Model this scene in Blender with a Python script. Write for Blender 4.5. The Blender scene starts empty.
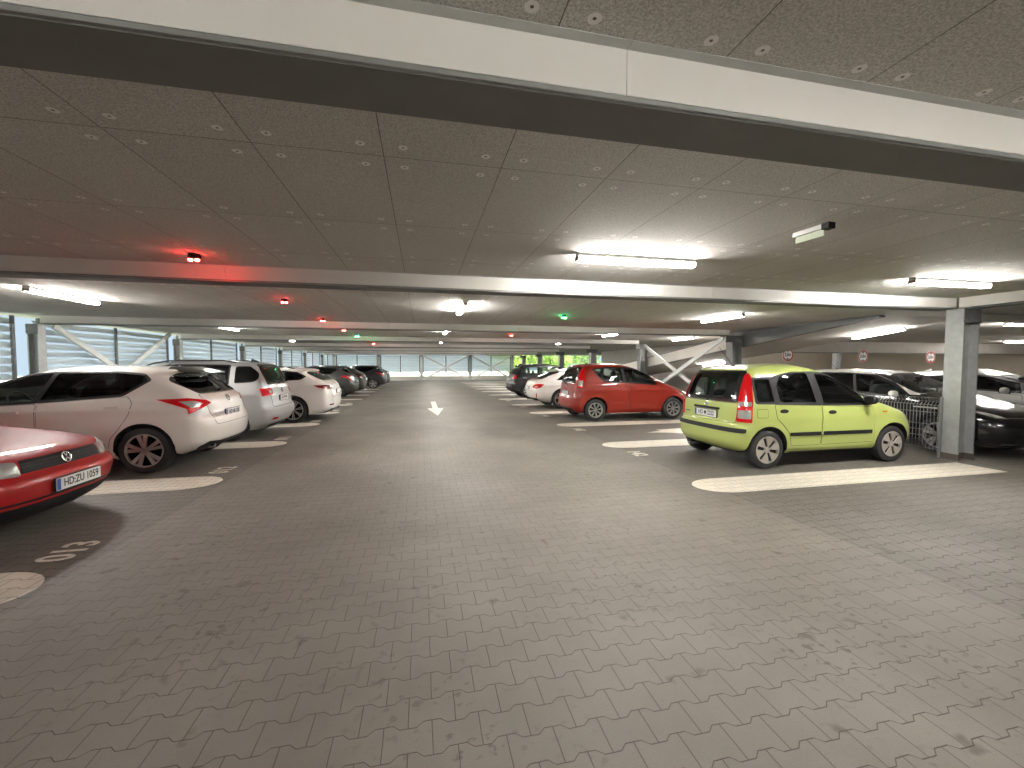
import bpy, bmesh, math, random
from mathutils import Vector, Matrix
from mathutils.bvhtree import BVHTree
from mathutils.geometry import delaunay_2d_cdt
random.seed(7)
PI = math.pi
scene = bpy.context.scene
col = scene.collection

# ------------------------------------------------------------------ materials
class N:
    """small expression helper over shader math nodes"""
    def __init__(s, nt, sock): s.nt, s.s = nt, sock
    def _op(s, op, *o):
        n = s.nt.nodes.new('ShaderNodeMath'); n.operation = op
        for i, v in enumerate((s,) + o):
            if isinstance(v, N): s.nt.links.new(v.s, n.inputs[i])
            else: n.inputs[i].default_value = v
        return N(s.nt, n.outputs[0])
    def __add__(s, o): return s._op('ADD', o)
    def __sub__(s, o): return s._op('SUBTRACT', o)
    def __mul__(s, o): return s._op('MULTIPLY', o)
    def __truediv__(s, o): return s._op('DIVIDE', o)
    def lt(s, o): return s._op('LESS_THAN', o)
    def gt(s, o): return s._op('GREATER_THAN', o)
    def mn(s, o): return s._op('MINIMUM', o)
    def mx(s, o): return s._op('MAXIMUM', o)
    def floor(s): return s._op('FLOOR')
    def rnd(s): return s._op('ROUND')
    def fract(s): return s._op('FRACT')
    def abs(s): return s._op('ABSOLUTE')
    def cos(s): return s._op('COSINE')
    def mod2(s): return s._op('FLOORED_MODULO', 2.0)

def new_mat(name):
    m = bpy.data.materials.new(name); m.use_nodes = True
    nt = m.node_tree; b = nt.nodes['Principled BSDF']
    return m, nt, b

def mat(name, c, r=.5, metal=0, coat=0, spec=.5, noise=0, scale=20, bump=0, emis=None, estr=0):
    m, nt, b = new_mat(name)
    b.inputs['Base Color'].default_value = (*c, 1); b.inputs['Roughness'].default_value = r
    b.inputs['Metallic'].default_value = metal; b.inputs['Coat Weight'].default_value = coat
    b.inputs['Coat Roughness'].default_value = .06
    b.inputs['Specular IOR Level'].default_value = spec
    if emis:
        b.inputs['Emission Color'].default_value = (*emis, 1); b.inputs['Emission Strength'].default_value = estr
    if noise or bump:
        tc = nt.nodes.new('ShaderNodeTexCoord'); t = nt.nodes.new('ShaderNodeTexNoise')
        t.inputs['Scale'].default_value = scale; t.inputs['Detail'].default_value = 5
        nt.links.new(tc.outputs['Object'], t.inputs['Vector'])
        if noise:
            mx = nt.nodes.new('ShaderNodeMix'); mx.data_type = 'RGBA'
            mx.inputs[6].default_value = (*[v*(1-noise) for v in c], 1); mx.inputs[7].default_value = (*[min(1, v*(1+noise)) for v in c], 1)
            nt.links.new(t.outputs['Fac'], mx.inputs[0]); nt.links.new(mx.outputs[2], b.inputs['Base Color'])
        if bump:
            bp = nt.nodes.new('ShaderNodeBump'); bp.inputs['Strength'].default_value = bump; bp.inputs['Distance'].default_value = .01
            nt.links.new(t.outputs['Fac'], bp.inputs['Height']); nt.links.new(bp.outputs[0], b.inputs['Normal'])
    return m

def glass(name, tint, gl=.08):
    m, nt, b = new_mat(name); nt.nodes.remove(b)
    o = [n for n in nt.nodes if n.type == 'OUTPUT_MATERIAL'][0]
    t = nt.nodes.new('ShaderNodeBsdfTransparent'); t.inputs[0].default_value = (*tint, 1)
    g = nt.nodes.new('ShaderNodeBsdfGlossy'); g.inputs['Roughness'].default_value = .03; g.inputs[0].default_value = (.9, .93, .95, 1)
    f = nt.nodes.new('ShaderNodeFresnel'); f.inputs[0].default_value = 1.5
    mx = nt.nodes.new('ShaderNodeMixShader')
    nt.links.new(f.outputs[0], mx.inputs[0]); nt.links.new(t.outputs[0], mx.inputs[1]); nt.links.new(g.outputs[0], mx.inputs[2])
    nt.links.new(mx.outputs[0], o.inputs[0])
    return m

def ramp2(nt, fac, c0, c1, p0=0., p1=1.):
    r = nt.nodes.new('ShaderNodeValToRGB'); r.color_ramp.elements[0].position = p0; r.color_ramp.elements[1].position = p1
    r.color_ramp.elements[0].color = (*c0, 1); r.color_ramp.elements[1].color = (*c1, 1)
    nt.links.new(fac, r.inputs[0]); return r.outputs[0]

def mixc(nt, fac, a, b, mode='MIX'):
    m = nt.nodes.new('ShaderNodeMix'); m.data_type = 'RGBA'; m.blend_type = mode
    for i, v in ((0, fac), (6, a), (7, b)):
        if isinstance(v, N): v = v.s
        if isinstance(v, tuple): m.inputs[i].default_value = (*v, 1)
        elif isinstance(v, float): m.inputs[i].default_value = v
        else: nt.links.new(v, m.inputs[i])
    return m.outputs[2]

def paver_mat(name, paint=None):
    m, nt, b = new_mat(name)
    tc = nt.nodes.new('ShaderNodeTexCoord'); sp = nt.nodes.new('ShaderNodeSeparateXYZ')
    geo = nt.nodes.new('ShaderNodeNewGeometry')
    wob = nt.nodes.new('ShaderNodeTexNoise'); wob.inputs['Scale'].default_value = 9
    nt.links.new(geo.outputs['Position'], wob.inputs['Vector'])
    nt.links.new(geo.outputs['Position'], sp.inputs[0])
    w = (N(nt, wob.outputs['Fac']) - .5) * .006
    x = N(nt, sp.outputs[0]) + .069 + w; y = N(nt, sp.outputs[1]) - .06 + w
    RP, XP = .14, .198
    T = ((x * (2*PI/XP)).cos() * 2.2).mn(1.0).mx(-1.0)
    k = (y / RP).rnd()
    sg = k.mod2() * 2.0 - 1.0
    bd = k * RP + sg * T * .0125
    dy = (y - bd)
    n = k - 1.0 + dy.gt(0.0)
    u = (x / XP) - n.mod2() * .5
    d = ((u + .5).fract() - .5).abs() * XP
    dj = d.mn(dy.abs() * .85)
    sid = u.floor() * 1.37 + n * 7.13
    wn = nt.nodes.new('ShaderNodeTexWhiteNoise'); wn.noise_dimensions = '1D'; nt.links.new(sid.s, wn.inputs['W'])
    X = N(nt, sp.outputs[0])
    bay = X.lt(-2.5).mx(X.gt(3.55))
    jw = bay * .0022 + .0024
    joint = N(nt, (dj / jw).s)            # 0 at joint centre, 1 at edge
    jm = (joint - .4)._op('MULTIPLY', 1.2).mn(1.0).mx(0.0)
    fine = nt.nodes.new('ShaderNodeTexNoise'); fine.inputs['Scale'].default_value = 160; fine.inputs['Detail'].default_value = 4
    big = nt.nodes.new('ShaderNodeTexNoise'); big.inputs['Scale'].default_value = .55; big.inputs['Detail'].default_value = 6; big.inputs['Roughness'].default_value = .6
    spot = nt.nodes.new('ShaderNodeTexNoise'); spot.inputs['Scale'].default_value = 5.5; spot.inputs['Detail'].default_value = 3
    for t in (fine, big, spot): nt.links.new(geo.outputs['Position'], t.inputs['Vector'])
    base = ramp2(nt, big.outputs['Fac'], (.135, .122, .105), (.205, .188, .165), .33, .68) if paint is None else ramp2(nt, big.outputs['Fac'], tuple(v*.9 for v in paint), paint, .35, .6)
    tone = (N(nt, wn.outputs['Value']) - .5) * (.065 if paint is None else .04) + 1.0
    tone = tone * ((N(nt, fine.outputs['Fac']) - .5) * (.5 if paint is None else .12) + 1.0)
    if paint is None: tone = tone * (bay * -.17 + 1.0)
    hs = nt.nodes.new('ShaderNodeVectorMath'); hs.operation = 'SCALE'
    nt.links.new(base, hs.inputs[0]); nt.links.new(tone.s, hs.inputs['Scale'])
    sm = ((N(nt, spot.outputs['Fac']) - .645) * 11.0).mn(1.0).mx(0.0)
    sp2 = nt.nodes.new('ShaderNodeTexNoise'); sp2.inputs['Scale'].default_value = 17; sp2.inputs['Detail'].default_value = 2; nt.links.new(geo.outputs['Position'], sp2.inputs['Vector'])
    ar = nt.nodes.new('ShaderNodeTexNoise'); ar.inputs['Scale'].default_value = .9; nt.links.new(geo.outputs['Position'], ar.inputs['Vector'])
    s2 = ((N(nt, sp2.outputs['Fac']) - .605) * 13.0).mn(1.0).mx(0.0) * ((N(nt, ar.outputs['Fac']) - .42) * 5.0).mn(1.0).mx(0.0)
    sm = sm.mx(s2)
    c = mixc(nt, (sm * (.6 if paint is None else .12)).s, hs.outputs[0], (.06, .048, .038))
    jc = (.060, .048, .038) if paint is None else tuple(v*.45 for v in paint)
    c = mixc(nt, jm.s, jc, c)
    nt.links.new(c, b.inputs['Base Color'])
    b.inputs['Roughness'].default_value = .62 if paint is None else .55
    b.inputs['Specular IOR Level'].default_value = .4
    bp = nt.nodes.new('ShaderNodeBump'); bp.inputs['Strength'].default_value = .5; bp.inputs['Distance'].default_value = .004
    hh = jm * 1.0 + N(nt, fine.outputs['Fac']) * .12
    nt.links.new(hh.s, bp.inputs['Height']); nt.links.new(bp.outputs[0], b.inputs['Normal'])
    return m

def ceiling_mat():
    m, nt, b = new_mat('wood_wool_board')
    geo = nt.nodes.new('ShaderNodeNewGeometry'); sp = nt.nodes.new('ShaderNodeSeparateXYZ'); nt.links.new(geo.outputs['Position'], sp.inputs[0])
    x = N(nt, sp.outputs[0]) - .433; y0_ = N(nt, sp.outputs[1]); y = y0_ - 2.27 + y0_.lt(1.342) * .915
    XP, YP = .6115, 1.063
    dx = ((x/XP + .5).fract() - .5)*XP; dy = ((y/YP + .5).fract() - .5)*YP
    adx, ady = dx.abs(), dy.abs()
    dist = adx.mn(ady)
    seam = (dist/.0035).mn(1.0)
    # round washers beside every board corner
    rx = adx - .1; ry = ady - .105
    rr = (rx*rx + ry*ry)._op('SQRT')
    disc = rr.lt(.023); core = rr.lt(.006)
    f = nt.nodes.new('ShaderNodeTexNoise'); f.inputs['Scale'].default_value = 120; f.inputs['Detail'].default_value = 3; f.inputs['Roughness'].default_value = .7
    v = nt.nodes.new('ShaderNodeTexVoronoi'); v.inputs['Scale'].default_value = 150
    g = nt.nodes.new('ShaderNodeTexNoise'); g.inputs['Scale'].default_value = 1.1; g.inputs['Detail'].default_value = 4
    for t in (f, v, g): nt.links.new(geo.outputs['Position'], t.inputs['Vector'])
    c = ramp2(nt, f.outputs['Fac'], (.50, .487, .46), (.90, .885, .85), .35, .62)
    c2 = mixc(nt, g.outputs['Fac'], (.84, .83, .82), (1., 1., .98)); c = mixc(nt, 1.0, c, c2, 'MULTIPLY')
    idn = nt.nodes.new('ShaderNodeTexWhiteNoise'); idn.noise_dimensions = '1D'
    nt.links.new(((x/XP).floor()*3.1 + (y/YP).floor()*11.7).s, idn.inputs['W'])
    tone = N(nt, idn.outputs['Value'])*.08 + .94
    hs = nt.nodes.new('ShaderNodeVectorMath'); hs.operation = 'SCALE'; nt.links.new(c, hs.inputs[0]); nt.links.new(tone.s, hs.inputs['Scale'])
    c = mixc(nt, disc.s, hs.outputs[0], (.97, .96, .93)); c = mixc(nt, core.s, c, (.16, .14, .12))
    c = mixc(nt, seam.s, (.045, .038, .03), c)
    nt.links.new(c, b.inputs['Base Color']); b.inputs['Roughness'].default_value = .9; b.inputs['Specular IOR Level'].default_value = .2
    bp = nt.nodes.new('ShaderNodeBump'); bp.inputs['Strength'].default_value = .5; bp.inputs['Distance'].default_value = .004
    nt.links.new((N(nt, f.outputs['Fac']) + seam*.6).s, bp.inputs['Height']); nt.links.new(bp.outputs[0], b.inputs['Normal'])
    return m

M = dict(
    paver=paver_mat('concrete_paver'), paint=paver_mat('road_paint', (.70, .645, .55)), ceil=ceiling_mat(),
    fascia=mat('white_sheet_metal', (.80, .785, .745), .42, noise=.05, scale=3),
    soffit=mat('painted_steel_soffit', (.155, .152, .145), .6, noise=.12, scale=6),
    galv=mat('galvanised_steel', (.33, .34, .335), .5, .55, noise=.22, scale=9),
    galv_dark=mat('dark_galvanised_steel', (.16, .165, .165), .55, .3, noise=.2, scale=8),
    galv_light=mat('pale_galvanised_steel', (.62, .63, .62), .45, .3, noise=.12, scale=12),
    louvre=mat('louvre_aluminium', (.58, .65, .70), .4, .15, noise=.06, scale=4),
    louvre_daylit=mat('daylit_louvre_aluminium', (.80, .87, .90), .45, 0., noise=.05, scale=4),  # same louvres, colour raised to paint in daylight on the end wall
    concrete=mat('cast_concrete', (.50, .47, .43), .85, noise=.15, scale=2.5, bump=.3),
    concrete_light=mat('pale_concrete', (.66, .63, .58), .85, noise=.1, scale=2.0),
    beige=mat('beige_render', (.55, .49, .40), .85, noise=.08, scale=2),
    liner=mat('cabin_liner', (.30, .29, .27), .9),
    cap=mat('lamp_end_cap', (.30, .26, .20), .5),
    fence=mat('fence_wire', (.20, .20, .20), .5, .4),
    foot=mat('column_foot_coating', (.07, .055, .045), .8),
    black=mat('black_plastic', (.011, .011, .012), .6, spec=.3),
    black_gloss=mat('gloss_black', (.008, .008, .009), .12, coat=.6),
    rubber=mat('tyre_rubber', (.018, .018, .019), .75),
    dark=mat('dark_interior', (.02, .02, .022), .8),
    seat=mat('seat_fabric', (.07, .07, .073), .9, noise=.2, scale=80),
    alloy=mat('alloy', (.55, .54, .53), .3, .8), alloy_dark=mat('dark_alloy', (.06, .06, .062), .35, .7),
    hubcap=mat('silver_hubcap', (.50, .46, .41), .42, .4),
    chrome=mat('chrome', (.75, .75, .75), .12, 1.),
    red_lens=mat('red_lens', (.55, .004, .008), .12, coat=1.), dark_red=mat('smoked_red_lens', (.16, .01, .012), .12, coat=1.),
    clear_lens=mat('clear_lens', (.50, .50, .48), .18, .45, coat=1., noise=.3, scale=14, bump=.4),
    amber=mat('amber_lens', (.6, .2, .02), .2, coat=1.),
    plate=mat('plate_white', (.72, .72, .70), .4), plate_ink=mat('plate_ink', (.01, .01, .01), .5), eu=mat('plate_blue', (.015, .07, .33), .4),
    g_clear=glass('car_glass', (.66, .72, .70)), g_dark=glass('tinted_car_glass', (.10, .11, .11)), g_mid=glass('grey_car_glass', (.38, .42, .41)),
    sign_red=mat('sign_red', (.55, .03, .03), .4), sign_white=mat('sign_white', (.85, .85, .83), .4),
    tube=mat('lamp_diffuser', (.9, .9, .9), .4, emis=(1., .965, .90), estr=225.),
    tube_side=mat('lamp_diffuser_side', (.9, .9, .9), .4, emis=(1., .965, .90), estr=165.),
    housing=mat('lamp_housing', (.70, .69, .66), .5),
    led_red=mat('red_led', (.9, .05, .05), .3, emis=(1., .04, .03), estr=190.), led_green=mat('green_led', (.05, .9, .2), .3, emis=(.03, 1., .22), estr=200.),
    exit_green=mat('emergency_sign_face', (.50, .56, .42), .4),
    foliage=mat('hedge_foliage', (.30, .46, .10), .7, noise=.5, scale=6), bark=mat('bark', (.10, .07, .045), .9),
    asphalt=mat('outdoor_ground', (.55, .62, .50), .9, noise=.1, scale=2),
)

# ------------------------------------------------------------------ mesh helpers
def link(o, parent=None):
    col.objects.link(o)
    if parent is not None: o.parent = parent
    return o
def tag(o, label=None, cat=None, group=None, kind=None):
    if label: o['label'] = label
    if cat: o['category'] = cat
    if group: o['group'] = group
    if kind: o['kind'] = kind
    return o
def empty(name, loc=(0, 0, 0), rz=0):
    o = bpy.data.objects.new(name, None); o.location = loc; o.rotation_euler = (0, 0, rz); o.empty_display_size = .2
    return link(o)

class MB:
    def __init__(s): s.v = []; s.f = []; s.m = []; s.sm = []; s.mi = 0
    def add(s, vs, fs, smooth=False, mi=None):
        b = len(s.v); s.v += [tuple(v) for v in vs]
        for f in fs:
            s.f.append([b+i for i in f]); s.m.append(s.mi if mi is None else mi); s.sm.append(smooth)
        return s
    def box(s, x0, y0, z0, x1, y1, z1, M4=None, mi=None):
        x0, x1 = min(x0, x1), max(x0, x1); y0, y1 = min(y0, y1), max(y0, y1); z0, z1 = min(z0, z1), max(z0, z1)
        vs = [Vector(p) for p in ((x0,y0,z0),(x1,y0,z0),(x1,y1,z0),(x0,y1,z0),(x0,y0,z1),(x1,y0,z1),(x1,y1,z1),(x0,y1,z1))]
        if M4: vs = [M4 @ v for v in vs]
        return s.add(vs, [(0,3,2,1),(4,5,6,7),(0,1,5,4),(1,2,6,5),(2,3,7,6),(3,0,4,7)], mi=mi)
    def bar(s, a, b, w, h, up=(0, 0, 1), mi=None):
        a, b = Vector(a), Vector(b); d = (b-a); L = d.length; d.normalize()
        u = Vector(up); r = d.cross(u)
        if r.length < 1e-4: r = d.cross(Vector((1, 0, 0)))
        r.normalize(); u = r.cross(d).normalized()
        vs = []
        for p in (a, b):
            for sx, sz in ((-1,-1),(1,-1),(1,1),(-1,1)): vs.append(p + r*sx*w/2 + u*sz*h/2)
        return s.add(vs, [(0,1,2,3)[::-1],(4,5,6,7),(0,1,5,4),(1,2,6,5),(2,3,7,6),(3,0,4,7)], mi=mi)
    def tube(s, pts, r, n=8, closed=False, mi=None):
        pts = [Vector(p) for p in pts]; rings = []
        for i, p in enumerate(pts):
            if closed: d = pts[(i+1) % len(pts)] - pts[i-1]
            else: d = pts[min(i+1, len(pts)-1)] - pts[max(i-1, 0)]
            d.normalize(); u = Vector((0, 0, 1)) if abs(d.z) < .9 else Vector((1, 0, 0))
            a = d.cross(u).normalized(); b = a.cross(d)
            rr = r[i] if isinstance(r, (list, tuple)) else r
            rings.append([p + (a*math.cos(t*2*PI/n) + b*math.sin(t*2*PI/n))*rr for t in range(n)])
        vs = [v for R in rings for v in R]; fs = []; k = len(rings)
        for i in range(k if closed else k-1):
            j = (i+1) % k
            for t in range(n): fs.append((i*n+t, i*n+(t+1) % n, j*n+(t+1) % n, j*n+t))
        if not closed: fs += [tuple(range(n))[::-1], tuple((k-1)*n+t for t in range(n))]
        return s.add(vs, fs, True, mi)
    def lathe(s, prof, axis='y', c=(0, 0, 0), n=32, mi=None, smooth=True, caps=True):
        """prof: (offset along axis, radius)"""
        c = Vector(c); vs = []; fs = []
        for (h, r) in prof:
            for t in range(n):
                a = 2*PI*t/n
                if axis == 'y': vs.append(c + Vector((math.cos(a)*r, h, math.sin(a)*r)))
                elif axis == 'x': vs.append(c + Vector((h, math.cos(a)*r, math.sin(a)*r)))
                else: vs.append(c + Vector((math.cos(a)*r, math.sin(a)*r, h)))
        for i in range(len(prof)-1):
            for t in range(n): fs.append((i*n+t, i*n+(t+1) % n, (i+1)*n+(t+1) % n, (i+1)*n+t))
        if caps: fs += [tuple(range(n))[::-1], tuple((len(prof)-1)*n+t for t in range(n))]
        return s.add(vs, fs, smooth, mi)
    def prism(s, poly, f, d0, d1, mi=None, smooth=False):
        """poly 2D list; f(u,v,d)->3D"""
        n = len(poly); vs = [f(u, v, d0) for u, v in poly] + [f(u, v, d1) for u, v in poly]
        fs = [tuple(range(n))[::-1], tuple(range(n, 2*n))] + [(i, (i+1) % n, n+(i+1) % n, n+i) for i in range(n)]
        return s.add(vs, fs, smooth, mi)
    def ell(s, c, rx, ry, rz, n=16, k=10, mi=None, p=1.0):
        vs = []; fs = []; c = Vector(c)
        def sp(v): return math.copysign(abs(v)**p, v)
        for i in range(k+1):
            ph = -PI/2 + PI*i/k
            for t in range(n):
                a = 2*PI*t/n
                vs.append(c + Vector((rx*sp(math.cos(ph))*sp(math.cos(a)), ry*sp(math.cos(ph))*sp(math.sin(a)), rz*sp(math.sin(ph)))))
        for i in range(k):
            for t in range(n): fs.append((i*n+t, i*n+(t+1) % n, (i+1)*n+(t+1) % n, (i+1)*n+t))
        return s.add(vs, fs, True, mi)
    def build(s, name, mats, parent=None, fix=True):
        me = bpy.data.meshes.new(name); me.from_pydata(s.v, [], s.f)
        for m in (mats if isinstance(mats, (list, tuple)) else [mats]): me.materials.append(m)
        for p, mi, sm in zip(me.polygons, s.m, s.sm): p.material_index = mi; p.use_smooth = sm
        if fix:
            bm = bmesh.new(); bm.from_mesh(me)
            bmesh.ops.remove_doubles(bm, verts=bm.verts, dist=1e-5)
            bmesh.ops.recalc_face_normals(bm, faces=bm.faces)
            for e in bm.edges:
                if len(e.link_faces) == 2 and e.calc_face_angle(0) > .6: e.smooth = False
            bm.to_mesh(me); bm.free()
        o = bpy.data.objects.new(name, me)
        return link(o, parent)

def text_mesh(name, txt, size, m, parent, mat4, extrude=.001, sx=1.0, bold=0.0):
    cu = bpy.data.curves.new(name, 'FONT'); cu.body = txt; cu.size = size; cu.extrude = extrude; cu.offset = bold
    cu.align_x = 'CENTER'; cu.align_y = 'CENTER'
    t = bpy.data.objects.new('tmp', cu); col.objects.link(t)
    dg = bpy.context.evaluated_depsgraph_get(); me = bpy.data.meshes.new_from_object(t.evaluated_get(dg))
    bpy.data.objects.remove(t); bpy.data.curves.remove(cu)
    me.transform(mat4 @ Matrix.Diagonal((sx, 1, 1, 1))); me.materials.clear(); me.materials.append(m); me.name = name
    o = bpy.data.objects.new(name, me)
    return link(o, parent)

def pchip(pts):
    xs = [p[0] for p in pts]; ys = [p[1] for p in pts]; n = len(xs)
    h = [xs[i+1]-xs[i] for i in range(n-1)]; d = [(ys[i+1]-ys[i])/h[i] for i in range(n-1)]
    m = [d[0]] + [0]*(n-2) + [d[-1]]
    for i in range(1, n-1):
        if d[i-1]*d[i] > 0:
            w1 = 2*h[i]+h[i-1]; w2 = h[i]+2*h[i-1]; m[i] = (w1+w2)/(w1/d[i-1]+w2/d[i])
    def f(x):
        if x <= xs[0]: return ys[0]
        if x >= xs[-1]: return ys[-1]
        i = 0
        while x > xs[i+1]: i += 1
        t = (x-xs[i])/h[i]; t2 = t*t; t3 = t2*t
        return (2*t3-3*t2+1)*ys[i] + (t3-2*t2+t)*h[i]*m[i] + (-2*t3+3*t2)*ys[i+1] + (t3-t2)*h[i]*m[i+1]
    return f

def rounded(poly, r, k=4):
    out = []; n = len(poly)
    for i in range(n):
        p = Vector(poly[i]); a = Vector(poly[i-1]); b = Vector(poly[(i+1) % n])
        rr = min(r, (a-p).length*.45, (b-p).length*.45)
        s = p + (a-p).normalized()*rr; e = p + (b-p).normalized()*rr
        for j in range(k+1):
            t = j/k; out.append(tuple((s*(1-t)+p*t)*(1-t) + (p*(1-t)+e*t)*t))
    return out
def densify(poly, d):
    out = []
    for i in range(len(poly)):
        a = Vector(poly[i]); b = Vector(poly[(i+1) % len(poly)]); n = max(1, int((b-a).length/d))
        for j in range(n): out.append(tuple(a + (b-a)*j/n))
    return out
def inside(p, poly):
    x, y = p; c = False; j = len(poly)-1
    for i in range(len(poly)):
        xi, yi = poly[i]; xj, yj = poly[j]
        if (yi > y) != (yj > y) and x < (xj-xi)*(y-yi)/(yj-yi)+xi: c = not c
        j = i
    return c
def grow(poly, d):
    """offset a roughly convex polygon outwards by d"""
    n = len(poly); ar = sum(poly[i-1][0]*poly[i][1]-poly[i][0]*poly[i-1][1] for i in range(n)); s = 1 if ar > 0 else -1
    out = []
    for i in range(n):
        a, p, b = Vector(poly[i-1]), Vector(poly[i]), Vector(poly[(i+1) % n])
        e1 = (p-a).normalized(); e2 = (b-p).normalized()
        n1 = Vector((e1.y, -e1.x))*s; n2 = Vector((e2.y, -e2.x))*s
        m = (n1+n2); m = m.normalized() if m.length > 1e-6 else n1
        out.append(tuple(p + m*d/max(.5, m.dot(n1))))
    return out

# ------------------------------------------------------------------ car hull
class Hull:
    def __init__(s, sp):
        s.sp = sp; s.L = sp['L']; s.fr = pchip(sp['rear']); s.ff = pchip(sp['front']); s.fw = pchip(sp['w'])
        s.zb = sp['rear'][0][0]; s.zt = sp['rear'][-1][0]
        s.lr = pchip(sp.get('Lr', [(.2, .34), (.9, .30), (1.5, .30)])); s.lf = pchip(sp.get('Lf', [(.2, .62), (.8, .62), (1.0, .35), (1.5, .35)]))
        s.mesh(*s.loft(0, s.zb, s.zt))
    def loft(s, ins, z0, z1, xcap=None, nz=72, nc=12, ns=30):
        sp = s.sp
        Z = [z0+(z1-z0)*i/600 for i in range(601)]; acc = [0]
        F = lambda z: (s.fr(z+ins*.9)+ins, min(s.ff(z+ins*.9)-ins, xcap or 99), max(.05, s.fw(z+ins*.9)-ins))
        pv = F(Z[0])
        for i in range(1, 601):
            q = F(Z[i]); dz = Z[i]-Z[i-1]
            acc.append(acc[-1]+math.sqrt(dz*dz*4+(.5*(q[0]-pv[0]))**2+(.5*(q[1]-pv[1]))**2+(q[2]-pv[2])**2)); pv = q
        lv = []; j = 0
        for i in range(nz+1):
            t = acc[-1]*i/nz
            while j < 599 and acc[j+1] < t: j += 1
            lv.append(Z[j]+(Z[j+1]-Z[j])*(0 if acc[j+1] == acc[j] else min(1, (t-acc[j])/(acc[j+1]-acc[j]))))
        vs = []; p = sp.get('p', 2.7)
        for z in lv:
            xr, xf, w = F(z); ln = xf-xr
            a = min(s.lr(z), ln*.45); b = min(s.lf(z), ln*.45); half = []
            for i in range(nc):
                t = PI/2*i/nc; half.append((xr+a-a*math.cos(t)**(2/p), w*math.sin(t)**(2/p)))
            for i in range(ns+1): half.append((xr+a+(ln-a-b)*i/ns, w))
            for i in range(1, nc+1):
                t = PI/2*(1-i/nc); half.append((xf-b+b*math.cos(t)**(2/p), w*math.sin(t)**(2/p) if i < nc else 0))
            if ins == 0:
                h2 = []
                for x, y in half:
                    if y > .6*w:
                        for cx in (sp['xr'], sp['xf']):
                            d = math.hypot(x-cx, z-sp['R'])-(sp['R']+.06)
                            y += sp.get('flare', .014)*math.exp(-(d/.055)**2)*(1 if z < sp['belt'] else 0)
                        cz, amt = sp.get('crease', (.75, .006)); y += amt*math.exp(-((z-cz)/.05)**2)
                        y -= .010*math.exp(-((z-.36)/.09)**2) if sp['xr']+.4 < x < sp['xf']-.4 else 0
                    h2.append((x, y))
                half = h2
            loop = half + [(x, -y) for x, y in half[-2:0:-1]]
            vs += [(x, y, z) for x, y in loop]
        m = len(loop); fs = []
        for i in range(len(lv)-1):
            for t in range(m): fs.append((i*m+t, i*m+(t+1) % m, (i+1)*m+(t+1) % m, (i+1)*m+t))
        # caps: strips between the two sides
        for base, flip in ((0, 0), ((len(lv)-1)*m, 1)):
            k = m//2
            for i in range(k):
                a, b_, c, d = base+i, base+i+1, base+(m-i-1) % m, base+(m-i) % m
                q = [a, d, c, b_] if not flip else [a, b_, c, d]
                q2 = []
                for v in q:
                    if v not in q2: q2.append(v)
                if len(q2) > 2: fs.append(tuple(q2))
        return vs, fs
    def mesh(s, vs, fs):
        s.vs, s.fs = vs, fs
        s.bvh = BVHTree.FromPolygons([Vector(v) for v in vs], fs)
        me = bpy.data.meshes.new('tmp'); me.from_pydata(vs, [], fs); 
        bm = bmesh.new(); bm.from_mesh(me); bmesh.ops.recalc_face_normals(bm, faces=bm.faces); bm.to_mesh(me); bm.free()
        me.update(); s.vn = [Vector(v.normal) for v in me.vertices]; bpy.data.meshes.remove(me)
    def nrm(s, loc, fi):
        f = s.fs[fi]; n = Vector(); 
        for i in f:
            d = (Vector(s.vs[i])-loc).length; n += s.vn[i]/(d+1e-4)**2
        return n.normalized() if n.length else Vector((0, 0, 1))
    def shoot(s, o, d):
        loc, n, fi, _ = s.bvh.ray_cast(Vector(o), Vector(d))
        if loc is None:
            loc, n, fi, _ = s.bvh.find_nearest(Vector(o)+Vector(d)*2.2)
        return loc, s.nrm(loc, fi)
    def patch(s, name, poly, how, off, m, parent, holes=(), thick=.006, grid=.045, dens=.03, mirror=False):
        """how: ('side',sgn) (x,z) | ('rear',) (y,z) | ('front',) (y,z) | ('top',) (x,y) | ('ang',phi,cx,cy) (s,z)"""
        outl = densify(poly, dens); hs = [densify(h, dens) for h in holes]
        pts = list(outl); edges = [(i, (i+1) % len(outl)) for i in range(len(outl))]
        for h in hs:
            b = len(pts); pts += h; edges += [(b+i, b+(i+1) % len(h)) for i in range(len(h))]
        x0, x1 = min(p[0] for p in outl), max(p[0] for p in outl); y0, y1 = min(p[1] for p in outl), max(p[1] for p in outl)
        nx, ny = int((x1-x0)/grid)+1, int((y1-y0)/grid)+1
        for i in range(1, nx):
            for j in range(1, ny):
                q = (x0+(x1-x0)*i/nx, y0+(y1-y0)*j/ny)
                if inside(q, outl) and not any(inside(q, h) for h in hs) and min((q[0]-e[0])**2+(q[1]-e[1])**2 for e in pts[:len(outl)]) > (grid*.35)**2: pts.append(q)
        V, E, F, *_ = delaunay_2d_cdt([Vector(p) for p in pts], edges, [], 0, 1e-5)
        F = [f for f in F if inside(((V[f[0]].x+V[f[1]].x+V[f[2]].x)/3, (V[f[0]].y+V[f[1]].y+V[f[2]].y)/3), outl) and not any(inside(((V[f[0]].x+V[f[1]].x+V[f[2]].x)/3, (V[f[0]].y+V[f[1]].y+V[f[2]].y)/3), h) for h in hs)]
        if not F: return None
        top = []; bot = []; nn = []
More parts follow.
